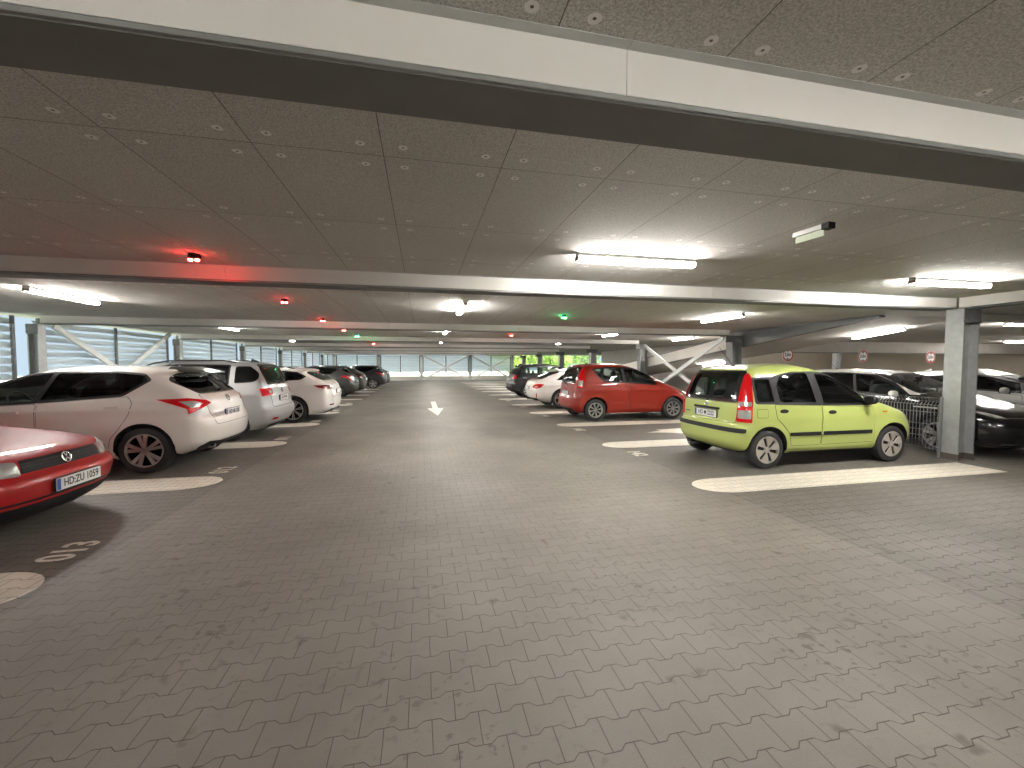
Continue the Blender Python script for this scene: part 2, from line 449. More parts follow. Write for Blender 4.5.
        for v in V:
            if how[0] == 'side': o = (v.x, how[1]*2., v.y); d = (0, -how[1], 0)
            elif how[0] == 'rear': o = (-1., v.x, v.y); d = (1, 0, 0)
            elif how[0] == 'front': o = (s.L+1, v.x, v.y); d = (-1, 0, 0)
            elif how[0] == 'top': o = (v.x, v.y, 3.); d = (0, 0, -1)
            else:
                ph, cx, cy = how[1:]; dx, dy = math.cos(ph), math.sin(ph); o = (cx-dx*2.2-dy*v.x, cy-dy*2.2+dx*v.x, v.y); d = (dx, dy, 0)
            loc, n = s.shoot(o, d); top.append(loc+n*off); bot.append(loc+n*(off-thick)); nn.append(n)
        k = len(V); vs = top+bot; cnt = {}
        if F:
            a, b, c = [top[i] for i in F[0][:3]]
        fs = []
        for f in F:
            f = tuple(f); a, b, c = [top[i] for i in f[:3]]
            if (b-a).cross(c-a).dot(nn[f[0]]) < 0: f = f[::-1]
            fs.append(f)
            for i in range(len(f)):
                e = (f[i], f[(i+1) % len(f)]); cnt[e] = 1
        ntop = len(fs)
        for (a, b) in list(cnt):
            if (b, a) not in cnt: fs.append((b, a, a+k, b+k))
        me = bpy.data.meshes.new(name); me.from_pydata([tuple(v) for v in vs], [], fs)
        me.materials.append(m)
        for i, p_ in enumerate(me.polygons): p_.use_smooth = True
        cn = []
        for i, p_ in enumerate(me.polygons):
            for vi in p_.vertices: cn.append(tuple(nn[vi]) if i < ntop else tuple(p_.normal))
        me.normals_split_custom_set(cn)
        return link(bpy.data.objects.new(name, me), parent)

def boolean(me_vs_fs, cutters):
    def mk(vs, fs):
        me = bpy.data.meshes.new('b'); me.from_pydata([tuple(v) for v in vs], [], fs)
        bm = bmesh.new(); bm.from_mesh(me); bmesh.ops.remove_doubles(bm, verts=bm.verts, dist=1e-6)
        bmesh.ops.dissolve_degenerate(bm, edges=bm.edges, dist=1e-6)
        bmesh.ops.recalc_face_normals(bm, faces=bm.faces); bm.to_mesh(me); bm.free()
        o = bpy.data.objects.new('b', me); col.objects.link(o); return o
    o = mk(*me_vs_fs); cs = [mk(*c) for c in cutters]
    for c in cs:
        md = o.modifiers.new('b', 'BOOLEAN'); md.operation = 'DIFFERENCE'; md.object = c; md.solver = 'MANIFOLD'
    dg = bpy.context.evaluated_depsgraph_get(); me = bpy.data.meshes.new_from_object(o.evaluated_get(dg))
    for c in cs: mm = c.data; bpy.data.objects.remove(c); bpy.data.meshes.remove(mm)
    mm = o.data; bpy.data.objects.remove(o); bpy.data.meshes.remove(mm)
    return me

def prism_vf(poly, f, d0, d1):
    b = MB(); b.prism(poly, f, d0, d1); return b.v, b.f

# ------------------------------------------------------------------ wheels
def wheel(car, x, y, sg, R, W, rim):
    """tyre mesh named wheel with rim child; y = outer face, sg = outward sign"""
    b = MB(); c = (x, y, R); o = -sg
    rr = R*rim.get('rr', .66)
    b.lathe([(0.012*o, rr-.004), (0.002*o, rr+.012), (0, R*.86), (.012*o, R*.965), (.03*o, R), (W*.5*o, R), ((W-.03)*o, R), ((W-.01)*o, R*.95), (W*o, R*.85), ((W-.01)*o, rr), (W*.55*o, rr-.01), (.02*o, rr-.008), (0.012*o, rr-.004)], 'y', c, 40, caps=False)
    # groove rings
    t = b.build('wheel', M['rubber'], car)
    b = MB(); mf, md = M[rim.get('m', 'alloy')], M[rim.get('md', 'black')]
    dd = rim.get('depth', .035)
    b.lathe([(dd*o, rr-.002), (dd*o, rr*.5), (dd*o, .02)], 'y', c, 36, mi=1)                         # dark back plate
    b.lathe([(.002*o, rr+.006), (-.002*o, rr+.002), (.0*o, rr-.012-rim.get('lip', 0)), (dd*o, rr-.014-rim.get('lip', 0)), (dd*1.1*o, rr)], 'y', c, 40, mi=0, caps=False)
    n = rim['n']; hub = rim.get('hub', .05); st = rim['style']
    P = lambda u, v, d: (x+u, y+d*o, R+v)
    def rot(pl, a): return [(u*math.cos(a)-v*math.sin(a), u*math.sin(a)+v*math.cos(a)) for u, v in pl]
    if st == 'spoke':
        w0, w1 = rim['w0'], rim['w1']
        for i in range(n):
            a = 2*PI*i/n + rim.get('ph', .2)
            for off in ((0,) if not rim.get('pair') else (-rim['pair'], rim['pair'])):
                pl = [(hub*.6, -w0/2), (rr-.006, -w1/2), (rr-.006, w1/2), (hub*.6, w0/2)]
                b.prism(rot(pl, a+off), P, .004, dd*.8)
        b.lathe([(0.004*o, .004), (.004*o, hub*.9), (.012*o, hub), (dd*o, hub)], 'y', c, 20, mi=rim.get('hm', 0))
    else:   # hubcap with petals
        for i in range(n):
            a = 2*PI*i/n+.3
            ro, ri = rr-.014, hub+.022; ha = PI/n*.70
            pl = [(ri*math.cos(-ha*.55), ri*math.sin(-ha*.55))] + [(ro*math.cos(t), ro*math.sin(t)) for t in [ha*(j/5-1) for j in range(0, 11)]] + [(ri*math.cos(ha*.55), ri*math.sin(ha*.55))]
            b.prism(rot(rounded(pl, .014, 3), a), P, .002, dd*.6)
            pl = [(hub*.5, -.012), (hub+.02, -.014), (hub+.02, .014), (hub*.5, .012)]
            b.prism(rot(pl, a), P, .008, dd*.6)
        b.lathe([(0.006*o, .004), (.006*o, hub*.8), (.012*o, hub), (dd*o, hub)], 'y', c, 20)
    r_ = b.build('rim', [mf, md], t)
    return t

# ------------------------------------------------------------------ car assembly
def make_car(name, sp, loc, rz, label, group=None):
    H = Hull(sp); root = empty(name, loc, rz); tag(root, label, sp.get('cat', 'car'), group)
    paint = sp['paint']; L, R = sp['L'], sp['R']; hi = sp.get('hi', True)
    # --- body with cut-outs
    cut = []
    wy = sp['w_max']
    for cx in (sp['xr'], sp['xf']):
        for sg in (-1, 1):
            b = MB(); b.lathe([(sg*(wy-.27), R+.05), (sg*(wy+.3), R+.05)], 'y', (cx, 0, R+.012), 40); cut.append((b.v, b.f))
    zc0 = sp.get('zfloor', .42)
    cut.append(H.loft(.055, zc0, H.zt-.06, xcap=sp['xcowl']-.02, nz=26, nc=8, ns=12))
    for wn in sp['win']:
        pl = rounded(wn[1], wn[3] if len(wn) > 3 else .035)
        cut.append(prism_vf(pl, lambda u, v, d: (u, d, v), -1.3, 1.3))
    rwin = rounded(sp['rwin'], sp.get('rwr', .05)); wsc = rounded(sp['wsc'], .07)
    cut.append(prism_vf(rwin, lambda u, v, d: (d, u, v), -.6, sp.get('rwd', .95)))
    cut.append(prism_vf(wsc, lambda u, v, d: (d, u, v), sp['xws'], L+.6))
    me = boolean((H.vs, H.fs), cut); me.name = 'body'
    me.materials.clear(); me.materials.append(paint); me.materials.append(M['black']); me.materials.append(sp.get('top', paint)); me.materials.append(M['liner'])
    cn = []
    for p in me.polygons:
        c = p.center; loc_, n, fi, dist = H.bvh.find_nearest(c)
        on = dist is not None and dist < .004 and abs(p.normal.dot(H.nrm(loc_, fi))) > .5
        if not on and dist < .012 and abs(p.normal.dot(n)) > .93: on = True
        p.material_index = 0 if on else (3 if c.z > zc0+.01 and dist > .045 and min(math.hypot(c.x-sp['xr'], c.z-R), math.hypot(c.x-sp['xf'], c.z-R)) > R+.10 else 1)
        if 'top' in sp and p.material_index == 0 and c.z > sp['belt'] and c.x < 3.12: p.material_index = 2
        if c.z < sp['rear'][0][0]+.01: p.material_index = 1
        p.use_smooth = True
        for vi in p.vertices:
            if on:
                v = me.vertices[vi].co; l2, n2, f2, _ = H.bvh.find_nearest(v); cn.append(tuple(H.nrm(l2, f2)))
            else: cn.append(tuple(p.normal))
    me.normals_split_custom_set(cn)
    link(bpy.data.objects.new('body', me), root)
    # --- windows
    gm = sp.get('glass', {})
    for sg in (1, -1):
        hl = [rounded(w[1], w[3] if len(w) > 3 else .035) for w in sp['win']]
        if 'frame' in sp:
            H.patch('window_frame', rounded(sp['frame'], .04), ('side', sg), .004, M['black'], root, holes=hl, thick=.008, dens=.05, grid=.08)
        for w, h in zip(sp['win'], hl):
            H.patch('side_window', h, ('side', sg), -.008, M[w[2]], root, thick=.004, grid=.15, dens=.06)
    H.patch('rear_window', rwin, ('rear',), -.008, M[sp.get('rg', 'g_mid')], root, thick=.004, grid=.1, dens=.05)
    if 'rframe' in sp: H.patch('rear_window_frame', rounded(sp['rframe'], .05), ('rear',), .004, M['black_gloss'], root, holes=[rwin], thick=.008)
    H.patch('windscreen', wsc, ('front',), -.008, M[sp.get('wg', 'g_clear')], root, thick=.004, grid=.1, dens=.05)
    # --- wheels
    yo = sp.get('yo', wy-.01)
    for cx in (sp['xr'], sp['xf']):
        for sg in (-1, 1): wheel(root, cx, sg*yo, sg, R, sp.get('tw', .18), sp['rim'])
    # --- interior
    zs = zc0+.02; xm = sp['xseat']; sw = wy*.46; hh = sp.get('seath', 1.18)
    for (xs, ys) in ((xm, sw), (xm, -sw)):
        b = MB(); b.ell((xs+.25, ys, zs+.12), .28, .25, .11, p=.6)
        b.ell((xs-.05, ys, zs+.42), .09, .23, .34, p=.6)
        st = b.build('seat', M['seat'], root)
        b = MB(); b.ell((xs-.12, ys, hh-.02), .05, .13, .09, p=.6); b.box(xs-.125, ys-.07, hh-.15, xs-.112, ys-.055, hh); b.box(xs-.125, ys+.055, hh-.15, xs-.112, ys+.07, hh)
        b.build('headrest', M['seat'], st)
    xb = sp.get('xbench', sp['xr']+.38)
    b = MB(); b.ell((xb+.25, 0, zs+.12), .27, wy*.76, .12, p=.45); b.ell((xb-.02, 0, zs+.38), .08, wy*.74, .32, p=.45)
    st = b.build('rear_bench', M['seat'], root)
    for ys in (-sw*.95, sw*.95):
        b = MB(); b.ell((xb-.06, ys, hh-.05), .045, .13, .08, p=.6); b.box(xb-.065, ys-.01, hh-.2, xb-.05, ys+.01, hh); b.build('headrest', M['seat'], st)
    xc = sp['xcowl']; zbelt = sp['belt']
    b = MB(); b.ell((xc-.28, 0, zbelt-.13), .26, wy*.82, .12, p=.5); b.build('dashboard', M['dark'], root)
    b = MB(); yw = sw if sp.get('lhd', 1) else -sw
    ring = [Vector((xc-.62+.09*math.sin(a), yw+.18*math.cos(a), zbelt-.05+.165*math.sin(a)*.95)) for a in [2*PI*i/20 for i in range(20)]]
    b.tube(ring, .014, 6, True); b.bar(ring[0], ring[10], .03, .02); b.bar((xc-.62, yw, zbelt-.05), (xc-.45, yw, zbelt-.13), .04, .04); b.build('steering_wheel', M['dark'], root)
    b = MB(); b.ell((sp['xmir_in'], 0, sp['zmir_in']), .015, .11, .032); b.bar((sp['xmir_in'], 0, sp['zmir_in']), (sp['xmir_in']+.06, 0, sp['zmir_in']+.06), .015, .015); b.build('rear_view_mirror', M['dark'], root)
    # --- doors as panels over a dark gap
    for sg in (1, -1):
        if not hi and sg*math.cos(rz) > 0: continue
        for d in sp.get('doors', ()):
            pl = rounded(d['p'], .03)
            H.patch('door_gap', grow(pl, .006), ('side', sg), .0012, M['black'], root, holes=[grow(pl, -.014)], thick=.004, grid=.12, dens=.04)
            dp = H.patch('door', pl, ('side', sg), .004, paint, root, thick=.004, grid=.04, dens=.04)
            hx, hz = d['h']; loc_, n = H.shoot((hx, sg*2, hz), (0, -sg, 0))
            b = MB(); hs = sp.get('handle', 'bar')
            if hs == 'oval':
                b.lathe([(-sg*.002, .052), (sg*.006, .05), (sg*.008, .03)], 'y', (0, 0, 0), 20)
                b.v = [(v[0]*1.5+hx, loc_.y+v[1], v[2]*.62+hz-.05*0) for v in b.v]
                b.build('door_handle', M['black'], dp)
            else:
                b.bar((hx-.08, loc_.y+sg*.028, hz), (hx+.08, loc_.y+sg*.03, hz-.004), .034, .030); b.box(hx-.08, loc_.y-.002, hz-.01, hx-.06, loc_.y+sg*.03, hz+.01); b.box(hx+.06, loc_.y-.002, hz-.01, hx+.08, loc_.y+sg*.03, hz+.01)
                b.build('door_handle', M[sp['hm']] if 'hm' in sp else paint, dp)
            if 'strip' in d: H.patch('rubbing_strip', d['strip'], ('side', sg), .014, M['black'], dp, thick=.014, grid=.1, dens=.05)
        x, z = sp['mir']; loc_, n = H.shoot((x, sg*2, z), (0, -sg, 0))
        b = MB(); yy = loc_.y+sg*.105
        b.ell((x-.01, yy, z+.035), .055, .082, .066, p=.75); 
        mo = b.build('door_mirror', M[sp['mirm']] if 'mirm' in sp else paint, root)
        b = MB(); b.bar((x+.01, loc_.y-sg*.01, z-.02), (x+.0, loc_.y+sg*.07, z+.0), .05, .035); b.prism(rounded([(-.068, -.05), (.068, -.05), (.068, .05), (-.068, .05)], .03), lambda u, v, d: (x-.06+d, yy+u, z+.035+v), -.004, .006)
        b.build('mirror_foot', M['black'], mo)
        for pt in sp.get('side_parts', ()):
            H.patch(pt[0], rounded(pt[1], pt[4] if len(pt) > 4 else .01), ('side', sg), pt[3], M[pt[2]] if isinstance(pt[2], str) else pt[2], root, thick=.006)
        for pt in sp.get('lamps', ()):   # (name, poly(s,z), mat, off, phi, cx, cy, [subs])
            o = H.patch(pt[0], rounded(pt[1], .015) if sg > 0 else rounded([(-a, b_) for a, b_ in pt[1]], .015), ('ang', -sg*pt[4] if pt[4] else 0., pt[5], sg*pt[6]), pt[3], M[pt[2]], root, thick=.012, grid=.04, dens=.025)
            for q in (pt[7] if len(pt) > 7 else ()):
                H.patch(q[0], rounded(q[1], .01) if sg > 0 else rounded([(-a, b_) for a, b_ in q[1]], .01), ('ang', -sg*pt[4] if pt[4] else 0., pt[5], sg*pt[6]), pt[3]+.003, M[q[2]], o, thick=.006, grid=.03, dens=.02)
        for pt in sp.get('flamps', ()):
            P_ = pt[4]
            o = H.patch(pt[0], rounded(pt[1] if sg > 0 else [(-a, b_) for a, b_ in pt[1]], .015), ('ang', PI+sg*P_ if P_ else PI, pt[5], sg*pt[6]), pt[3], M[pt[2]], root, thick=.012, grid=.04, dens=.025)
    for pt in sp.get('rear_parts', ()):
        H.patch(pt[0], rounded(pt[1], pt[4] if len(pt) > 4 else .02), ('rear',), pt[3], paint if pt[2] == 'paint' else M[pt[2]], root, thick=.008)
    for pt in sp.get('front_parts', ()):
        H.patch(pt[0], rounded(pt[1], pt[4] if len(pt) > 4 else .02), ('front',), pt[3], paint if pt[2] == 'paint' else M[pt[2]], root, thick=.008)
    for pt in sp.get('top_parts', ()):
        H.patch(pt[0], rounded(pt[1], .02), ('top',), pt[3], paint if pt[2] == 'paint' else M[pt[2]], root, thick=.008)
    # --- licence plate
    for kind, z, txt in sp.get('plates', ()):
        d = -1 if kind == 'rear' else 1
        o_ = (-1 if d < 0 else L+1, 0, z); lo, n = H.shoot(o_, (-d, 0, 0))
        up, n1 = H.shoot((o_[0], 0, z+.05), (-d, 0, 0)); tl = 0
        A = Matrix.Translation((lo.x+d*.022, 0, z)) @ Matrix.Rotation(d*PI/2, 4, 'Z') @ Matrix.Rotation(PI/2, 4, 'X')
        b = MB(); b.prism(rounded([(-.265, -.062), (.265, -.062), (.265, .062), (-.265, .062)], .012), lambda u, v, e: A @ Vector((u, v, e)), -.02, -.003)
        pr = b.build('plate_holder', M['black'], root)
        b = MB(); b.prism(rounded([(-.26, -.055), (.26, -.055), (.26, .055), (-.26, .055)], .01), lambda u, v, e: A @ Vector((u, v, e)), -.004, .001)
        b.prism([(-.256, -.051), (-.215, -.051), (-.215, .051), (-.256, .051)], lambda u, v, e: A @ Vector((u, v, e)), .001, .0016, mi=1)
        lp = b.build('licence_plate', [M['plate'], M['eu']], pr)
        if txt: text_mesh('plate_lettering', txt, .098, M['plate_ink'], pr, A @ Matrix.Translation((.022, 0, .0022)), .0006, .79, .0012)
    if 'extra' in sp: sp['extra'](root, H, sp)
    return root

# ------------------------------------------------------------------ car specifications (x from the tail, z up)
def cpaint(name, c, metal=0., r=.5): return mat('paint_'+name, c, r, metal, .75, spec=.3)
P_lime = cpaint('lime', (.42, .485, .145), 0, .35); P_orange = cpaint('orange_red', (.255, .013, .004), .0)
P_white = cpaint('pearl_white', (.70, .665, .62), 0, .3); P_white2 = cpaint('white', (.74, .715, .68)); P_red = cpaint('red', (.34, .005, .007))
P_silver = cpaint('silver', (.52, .51, .50), .5); P_silver2 = cpaint('light_silver', (.40, .40, .40), .4)
P_char = cpaint('charcoal', (.018, .018, .020), .4); P_grey = cpaint('graphite_grey', (.035, .034, .033), .4); P_brown = cpaint('dark_brown_grey', (.035, .030, .027), .4)
P_black = cpaint('black', (.006, .006, .007), 0, .15); P_navy = cpaint('dark_blue_grey', (.03, .036, .04), .4)

def xz(p, q): return [(p[0], p[1]), (q[0], p[1]), (q[0], q[1]), (p[0], q[1])]
def wiper(root, H, y0, z0, y1, z1):
    b = MB(); a, n = H.shoot((-1, y0, z0), (1, 0, 0)); c, n2 = H.shoot((-1, y1, z1), (1, 0, 0)); m = (a+c)/2; mm, n3 = H.shoot((-1, m.y, m.z), (1, 0, 0))
    b.bar(a+n*.03, mm+n3*.02, .018, .012); b.bar(mm+n3*.02, c+n2*.012, .012, .012); b.ell(a+n*.012, .02, .025, .02)
    b.build('rear_wiper', M['black'], root)
def antenna(root, H, x, y, ln, lean):
    p, n = H.shoot((x, y, 3), (0, 0, -1)); b = MB(); b.tube([p-n*.005, p+Vector((-lean*ln, 0, ln))], [.006, .003], 6); b.ell(p+n*.006, .03, .018, .014); b.build('roof_antenna', M['black'], root)
def fin(root, H, x, m=None):
    p, n = H.shoot((x, 0, 3), (0, 0, -1)); b = MB(); b.prism([(-.09, -.01), (.10, -.01), (.04, .03), (-.06, .07)][::-1], lambda u, v, d: (p.x-u*1., d, p.z+v), -.018, .018); b.build('shark_fin_antenna', m or M['black_gloss'], root)
def rails(root, H, x0, x1, y, m):
    for sg in (1, -1):
        pts = []
        for i in range(9):
            x = x0+(x1-x0)*i/8; p, n = H.shoot((x, sg*y, 3), (0, 0, -1)); pts.append(p+Vector((0, 0, (.0 if i in (0, 8) else .045))))
        b = MB(); b.tube(pts, .014, 8); b.build('roof_rail', m, root)
def ring_badge(root, H, side, y, z, r, kind):
    d = -1 if side == 'rear' else 1; p, n = H.shoot((-1 if d < 0 else H.L+1, y, z), (-d, 0, 0))
    zu = (Vector((0, 0, 1))-n*n.z).normalized(); ya = zu.cross(n).normalized()*1.0
    A = lambda u, v, e: p + n*(.006+e) + ya*u + zu*v
    b = MB(); k = 28
    b.tube([A(r*.93*math.cos(2*PI*i/k), r*.93*math.sin(2*PI*i/k), .004) for i in range(k)], r*.09, 6, True)
    if kind == 'vw':
        b2 = []
        for l in ([(-.32, .80), (0, .12), (.32, .80)], [(-.80, .42), (-.42, -.72), (0, .0), (.42, -.72), (.80, .42)]):
            for i in range(len(l)-1): b.bar(A(l[i][0]*r, l[i][1]*r, .004), A(l[i+1][0]*r, l[i+1][1]*r, .004), r*.16, r*.12, up=n)
        o = b.build('badge', M['chrome'], root)
        b = MB(); b.prism([(r*.9*math.cos(2*PI*i/k), r*.9*math.sin(2*PI*i/k)) for i in range(k)], lambda u, v, e: A(u, v, e), -.012, .001); b.build('badge_ground', M['black'], o)
        return
    if kind == 'bar': b.bar(A(-r*1.15, 0, .004), A(r*1.15, 0, .004), r*.1, r*.32, up=n)
    if kind == 'star':
        for i in range(3):
            a = PI/2+i*2*PI/3; b.bar(A(0, 0, .004), A(r*.9*math.cos(a), r*.9*math.sin(a), .004), r*.14, r*.12, up=n)
    if kind == 'disc': b.prism([(r*.9*math.cos(2*PI*i/k), r*.9*math.sin(2*PI*i/k)) for i in range(k)], lambda u, v, e: A(u, v, e), -.008, .004)
    if kind == 's':
        for l in ([(.6, .5), (-.5, .5), (.5, -.05)], [(-.6, -.5), (.5, -.5), (-.5, .05)]):
            for i in range(2): b.bar(A(l[i][0]*r, l[i][1]*r, .004), A(l[i+1][0]*r, l[i+1][1]*r, .004), r*.2, r*.12, up=n)
    b.build('badge', M['chrome'], root)
def exhaust(root, x, y, z, m='chrome', r=.032):
    b = MB(); b.tube([(x, y, z), (x+.22, y, z)], r, 12); b.build('exhaust_pipe', M[m], root)
def tailgate(root, H, poly, paint):
    pl = rounded(poly, .05); g = H.patch('tailgate_gap', grow(pl, .006), ('rear',), .0012, M['black'], root, holes=[grow(pl, -.014)], thick=.004, grid=.12, dens=.04)
    return H.patch('tailgate', pl, ('rear',), .004, paint, root, thick=.004, grid=.04, dens=.04)

# --- lime hatchback
def ex_panda(root, H, sp):
    tg = tailgate(root, H, [(-.60, .665), (.60, .665), (.625, .955), (-.625, .955)], P_lime)
    wiper(root, H, 0.0, .975, .40, 1.04)
    antenna(root, H, .62, 0, .30, .9)
    ring_badge(root, H, 'rear', 0, .915, .03, 'disc')
    H.patch('licence_plate_lamp_bar', rounded(xz((-.30, .835), (.30, .87)), .015), ('rear',), .016, M['black'], root, thick=.016)
    for sg in (1, -1):
        g = H.patch('fuel_flap_gap' if sg < 0 else 'quarter_panel_gap', rounded(xz((.375, .755), (.565, .885)), .03), ('side', sg), .0012, M['black'], root, thick=.004) if sg < 0 else None
        if sg < 0: H.patch('fuel_flap', rounded(xz((.380, .760), (.560, .880)), .027), ('side', sg), .003, P_lime, root, thick=.003)
    H.patch('model_script', rounded(xz((.42, .74), (.56, .765)), .004), ('rear',), .005, M['galv_dark'], root, thick=.004)
    exhaust(root, .1, .38, .2, 'galv_dark', .025)
PANDA = dict(L=3.54, R=.285, w_max=.789, paint=P_lime, xr=.58, xf=2.88, belt=.95, p=3.0, zfloor=.40,
    rear=[(.215,.26),(.28,.13),(.40,.06),(.52,.055),(.60,.08),(.64,.12),(.95,.15),(1.2,.21),(1.38,.29),(1.46,.36),(1.505,.58),(1.535,.95),(1.545,1.2)],
    front=[(.215,3.42),(.27,3.50),(.40,3.54),(.55,3.53),(.68,3.46),(.78,3.36),(.86,3.14),(.93,2.88),(.98,2.68),(1.05,2.52),(1.2,2.26),(1.35,1.98),(1.44,1.77),(1.49,1.58),(1.53,1.40),(1.545,1.3)],
    w=[(.215,.71),(.3,.765),(.5,.785),(.75,.789),(.92,.775),(.97,.755),(1.2,.695),(1.38,.635),(1.45,.59),(1.50,.52),(1.53,.40),(1.545,.25)],
    Lr=[(.2,.30),(.6,.26),(.9,.20),(1.5,.20)], crease=(.74, .004),
    win=[('q', [(.41,1.305),(.665,1.315),(.70,.985),(.41,.985)], 'g_clear'), ('r', [(.80,.975),(.775,1.22),(.86,1.345),(1.08,1.395),(1.36,1.405),(1.44,.955)], 'g_clear'), ('f', [(1.565,.945),(1.50,1.40),(1.75,1.36),(2.02,1.24),(2.27,1.08),(2.36,.935)], 'g_clear')],
    frame=[(.37,.955),(.37,1.34),(.74,1.355),(.88,1.385),(1.1,1.42),(1.5,1.43),(1.77,1.39),(2.05,1.265),(2.32,1.09),(2.47,.905),(1.5,.92)],
    rwin=[(-.54,1.02),(.54,1.02),(.49,1.39),(-.49,1.39)], rframe=[(-.62,.965),(.62,.965),(.565,1.435),(-.565,1.435)], rg='g_clear',
    wsc=[(-.62,1.05),(.62,1.05),(.52,1.43),(-.52,1.43)], xws=1.72, xcowl=2.62, xseat=1.75, seath=1.22, xmir_in=2.02, zmir_in=1.30,
    mir=(2.34,.96), mirm='black', handle='oval', tw=.165,
    doors=[dict(p=[(.72,.74),(.69,.94),(1.505,.915),(1.515,.33),(.99,.33),(.94,.52),(.82,.66)], h=(.84,.845), strip=rounded(xz((.95,.475),(1.50,.53)), .01)),
           dict(p=[(1.535,.33),(1.525,.913),(2.45,.885),(2.50,.75),(2.50,.34)], h=(1.70,.815), strip=rounded(xz((1.55,.475),(2.46,.53)), .01))],
    lamps=[('rear_lamp', [(-.075,.69),(.125,.69),(.125,.98),(.10,1.2),(.085,1.34),(.05,1.40),(0,1.38),(-.035,1.2),(-.065,.98)], 'red_lens', .012, .75, .20, .70,
            [('reversing_lens', xz((-.055,.745),(.11,.865)), 'clear_lens'), ('indicator_lens', xz((-.055,.925),(.11,.985)), 'clear_lens')])],
    flamps=[('headlamp', [(-.12,.60),(.14,.60),(.10,.80),(-.14,.78)], 'clear_lens', .008, .6, 3.36, .60)],
    rear_parts=[('bumper_strip', xz((-.765,.535),(.765,.595)), 'black', .014, .02), ],
    front_parts=[('grille', xz((-.35,.55),(.35,.66)), 'black', .006, .02), ('lower_grille', xz((-.5,.27),(.5,.38)), 'black', .006, .03)],
    side_parts=[('side_repeater', xz((2.66,.79),(2.74,.815)), 'amber', .006, .005)],
    plates=[('rear', .765, 'HD M 2222'), ('front', .46, '')], rim=dict(style='petal', n=6, m='hubcap', rr=.68, hub=.04), extra=ex_panda)

# --- orange red mini mpv
def ex_splash(root, H, sp):
    tailgate(root, H, [(-.62, .60), (.62, .60), (.64, .98), (-.64, .98)], P_orange); wiper(root, H, 0, 1.0, .38, 1.06); antenna(root, H, .7, 0, .18, 1.2)
    ring_badge(root, H, 'rear', 0, .93, .045, 's'); exhaust(root, .12, -.4, .22, 'galv_dark', .022)
SPLASH = dict(L=3.74, R=.30, w_max=.84, paint=P_orange, xr=.64, xf=3.0, belt=1.04, p=2.8, crease=(.84,.008),
    rear=[(.2,.2),(.3,.06),(.45,0),(.6,.02),(.7,.06),(.95,.10),(1.1,.12),(1.4,.22),(1.5,.32),(1.54,.5),(1.57,.8),(1.58,1.1)],
    front=[(.2,3.55),(.35,3.70),(.5,3.74),(.65,3.69),(.78,3.52),(.90,3.22),(.98,2.98),(1.06,2.80),(1.2,2.52),(1.35,2.2),(1.45,1.95),(1.53,1.65),(1.57,1.4),(1.58,1.25)],
    w=[(.2,.74),(.3,.80),(.5,.832),(.8,.84),(.98,.82),(1.06,.79),(1.25,.735),(1.4,.675),(1.48,.62),(1.53,.55),(1.57,.40),(1.58,.25)],
    win=[('r', [(.62,1.40),(.82,1.17),(.96,1.10),(1.46,1.075),(1.43,1.445),(1.04,1.445)], 'g_clear'), ('f', [(1.56,1.07),(1.53,1.445),(1.88,1.41),(2.30,1.21),(2.44,1.02),(2.3,1.0)], 'g_clear')],
    frame=[(.57,1.42),(.79,1.14),(.95,1.065),(1.5,1.035),(2.55,.96),(2.34,1.23),(1.9,1.44),(1.5,1.47),(1.04,1.47)],
    rwin=[(-.52,1.06),(.52,1.06),(.50,1.42),(-.50,1.42)], rframe=[(-.58,1.02),(.58,1.02),(.56,1.47),(-.56,1.47)], rg='g_mid',
    wsc=[(-.66,1.10),(.66,1.10),(.54,1.47),(-.54,1.47)], xws=1.9, xcowl=2.85, xseat=1.85, seath=1.27, xmir_in=2.1, zmir_in=1.36, mir=(2.40,1.0),
    doors=[dict(p=[(.80,.80),(.86,1.05),(1.50,1.03),(1.70,.20+.1),(1.06,.30),(1.02,.5),(.92,.68)], h=(1.02,.90)), dict(p=[(1.72,.30),(1.525,1.03),(2.58,.96),(2.68,.7),(2.62,.31)], h=(1.75,.90))],
    lamps=[('rear_lamp', [(-.03,.90),(.14,.92),(.16,1.12),(.10,1.40),(.03,1.42),(-.03,1.15)], 'red_lens', .010, .75, .17, .72, [('reversing_lens', xz((-.01,.95),(.12,1.10)), 'clear_lens')])],
    flamps=[('headlamp', [(-.20,.72),(.12,.62),(.16,.72),(-.02,.84),(-.22,.90)], 'clear_lens', .008, .7, 3.42, .62)],
    rear_parts=[('lower_bumper_trim', xz((-.5,.24),(.5,.33)), 'black', .006, .03)],
    front_parts=[('grille', xz((-.4,.62),(.4,.70)), 'black', .006, .02), ('lower_grille', xz((-.5,.28),(.5,.45)), 'black', .006, .03)],
    plates=[('rear', .74, 'HD EH 81'), ('front', .5, '')], rim=dict(style='spoke', n=8, w0=.012, w1=.02, pair=.09, m='alloy', md='black', rr=.68, hub=.042, lip=.012, hm=0), tw=.175, extra=ex_splash)

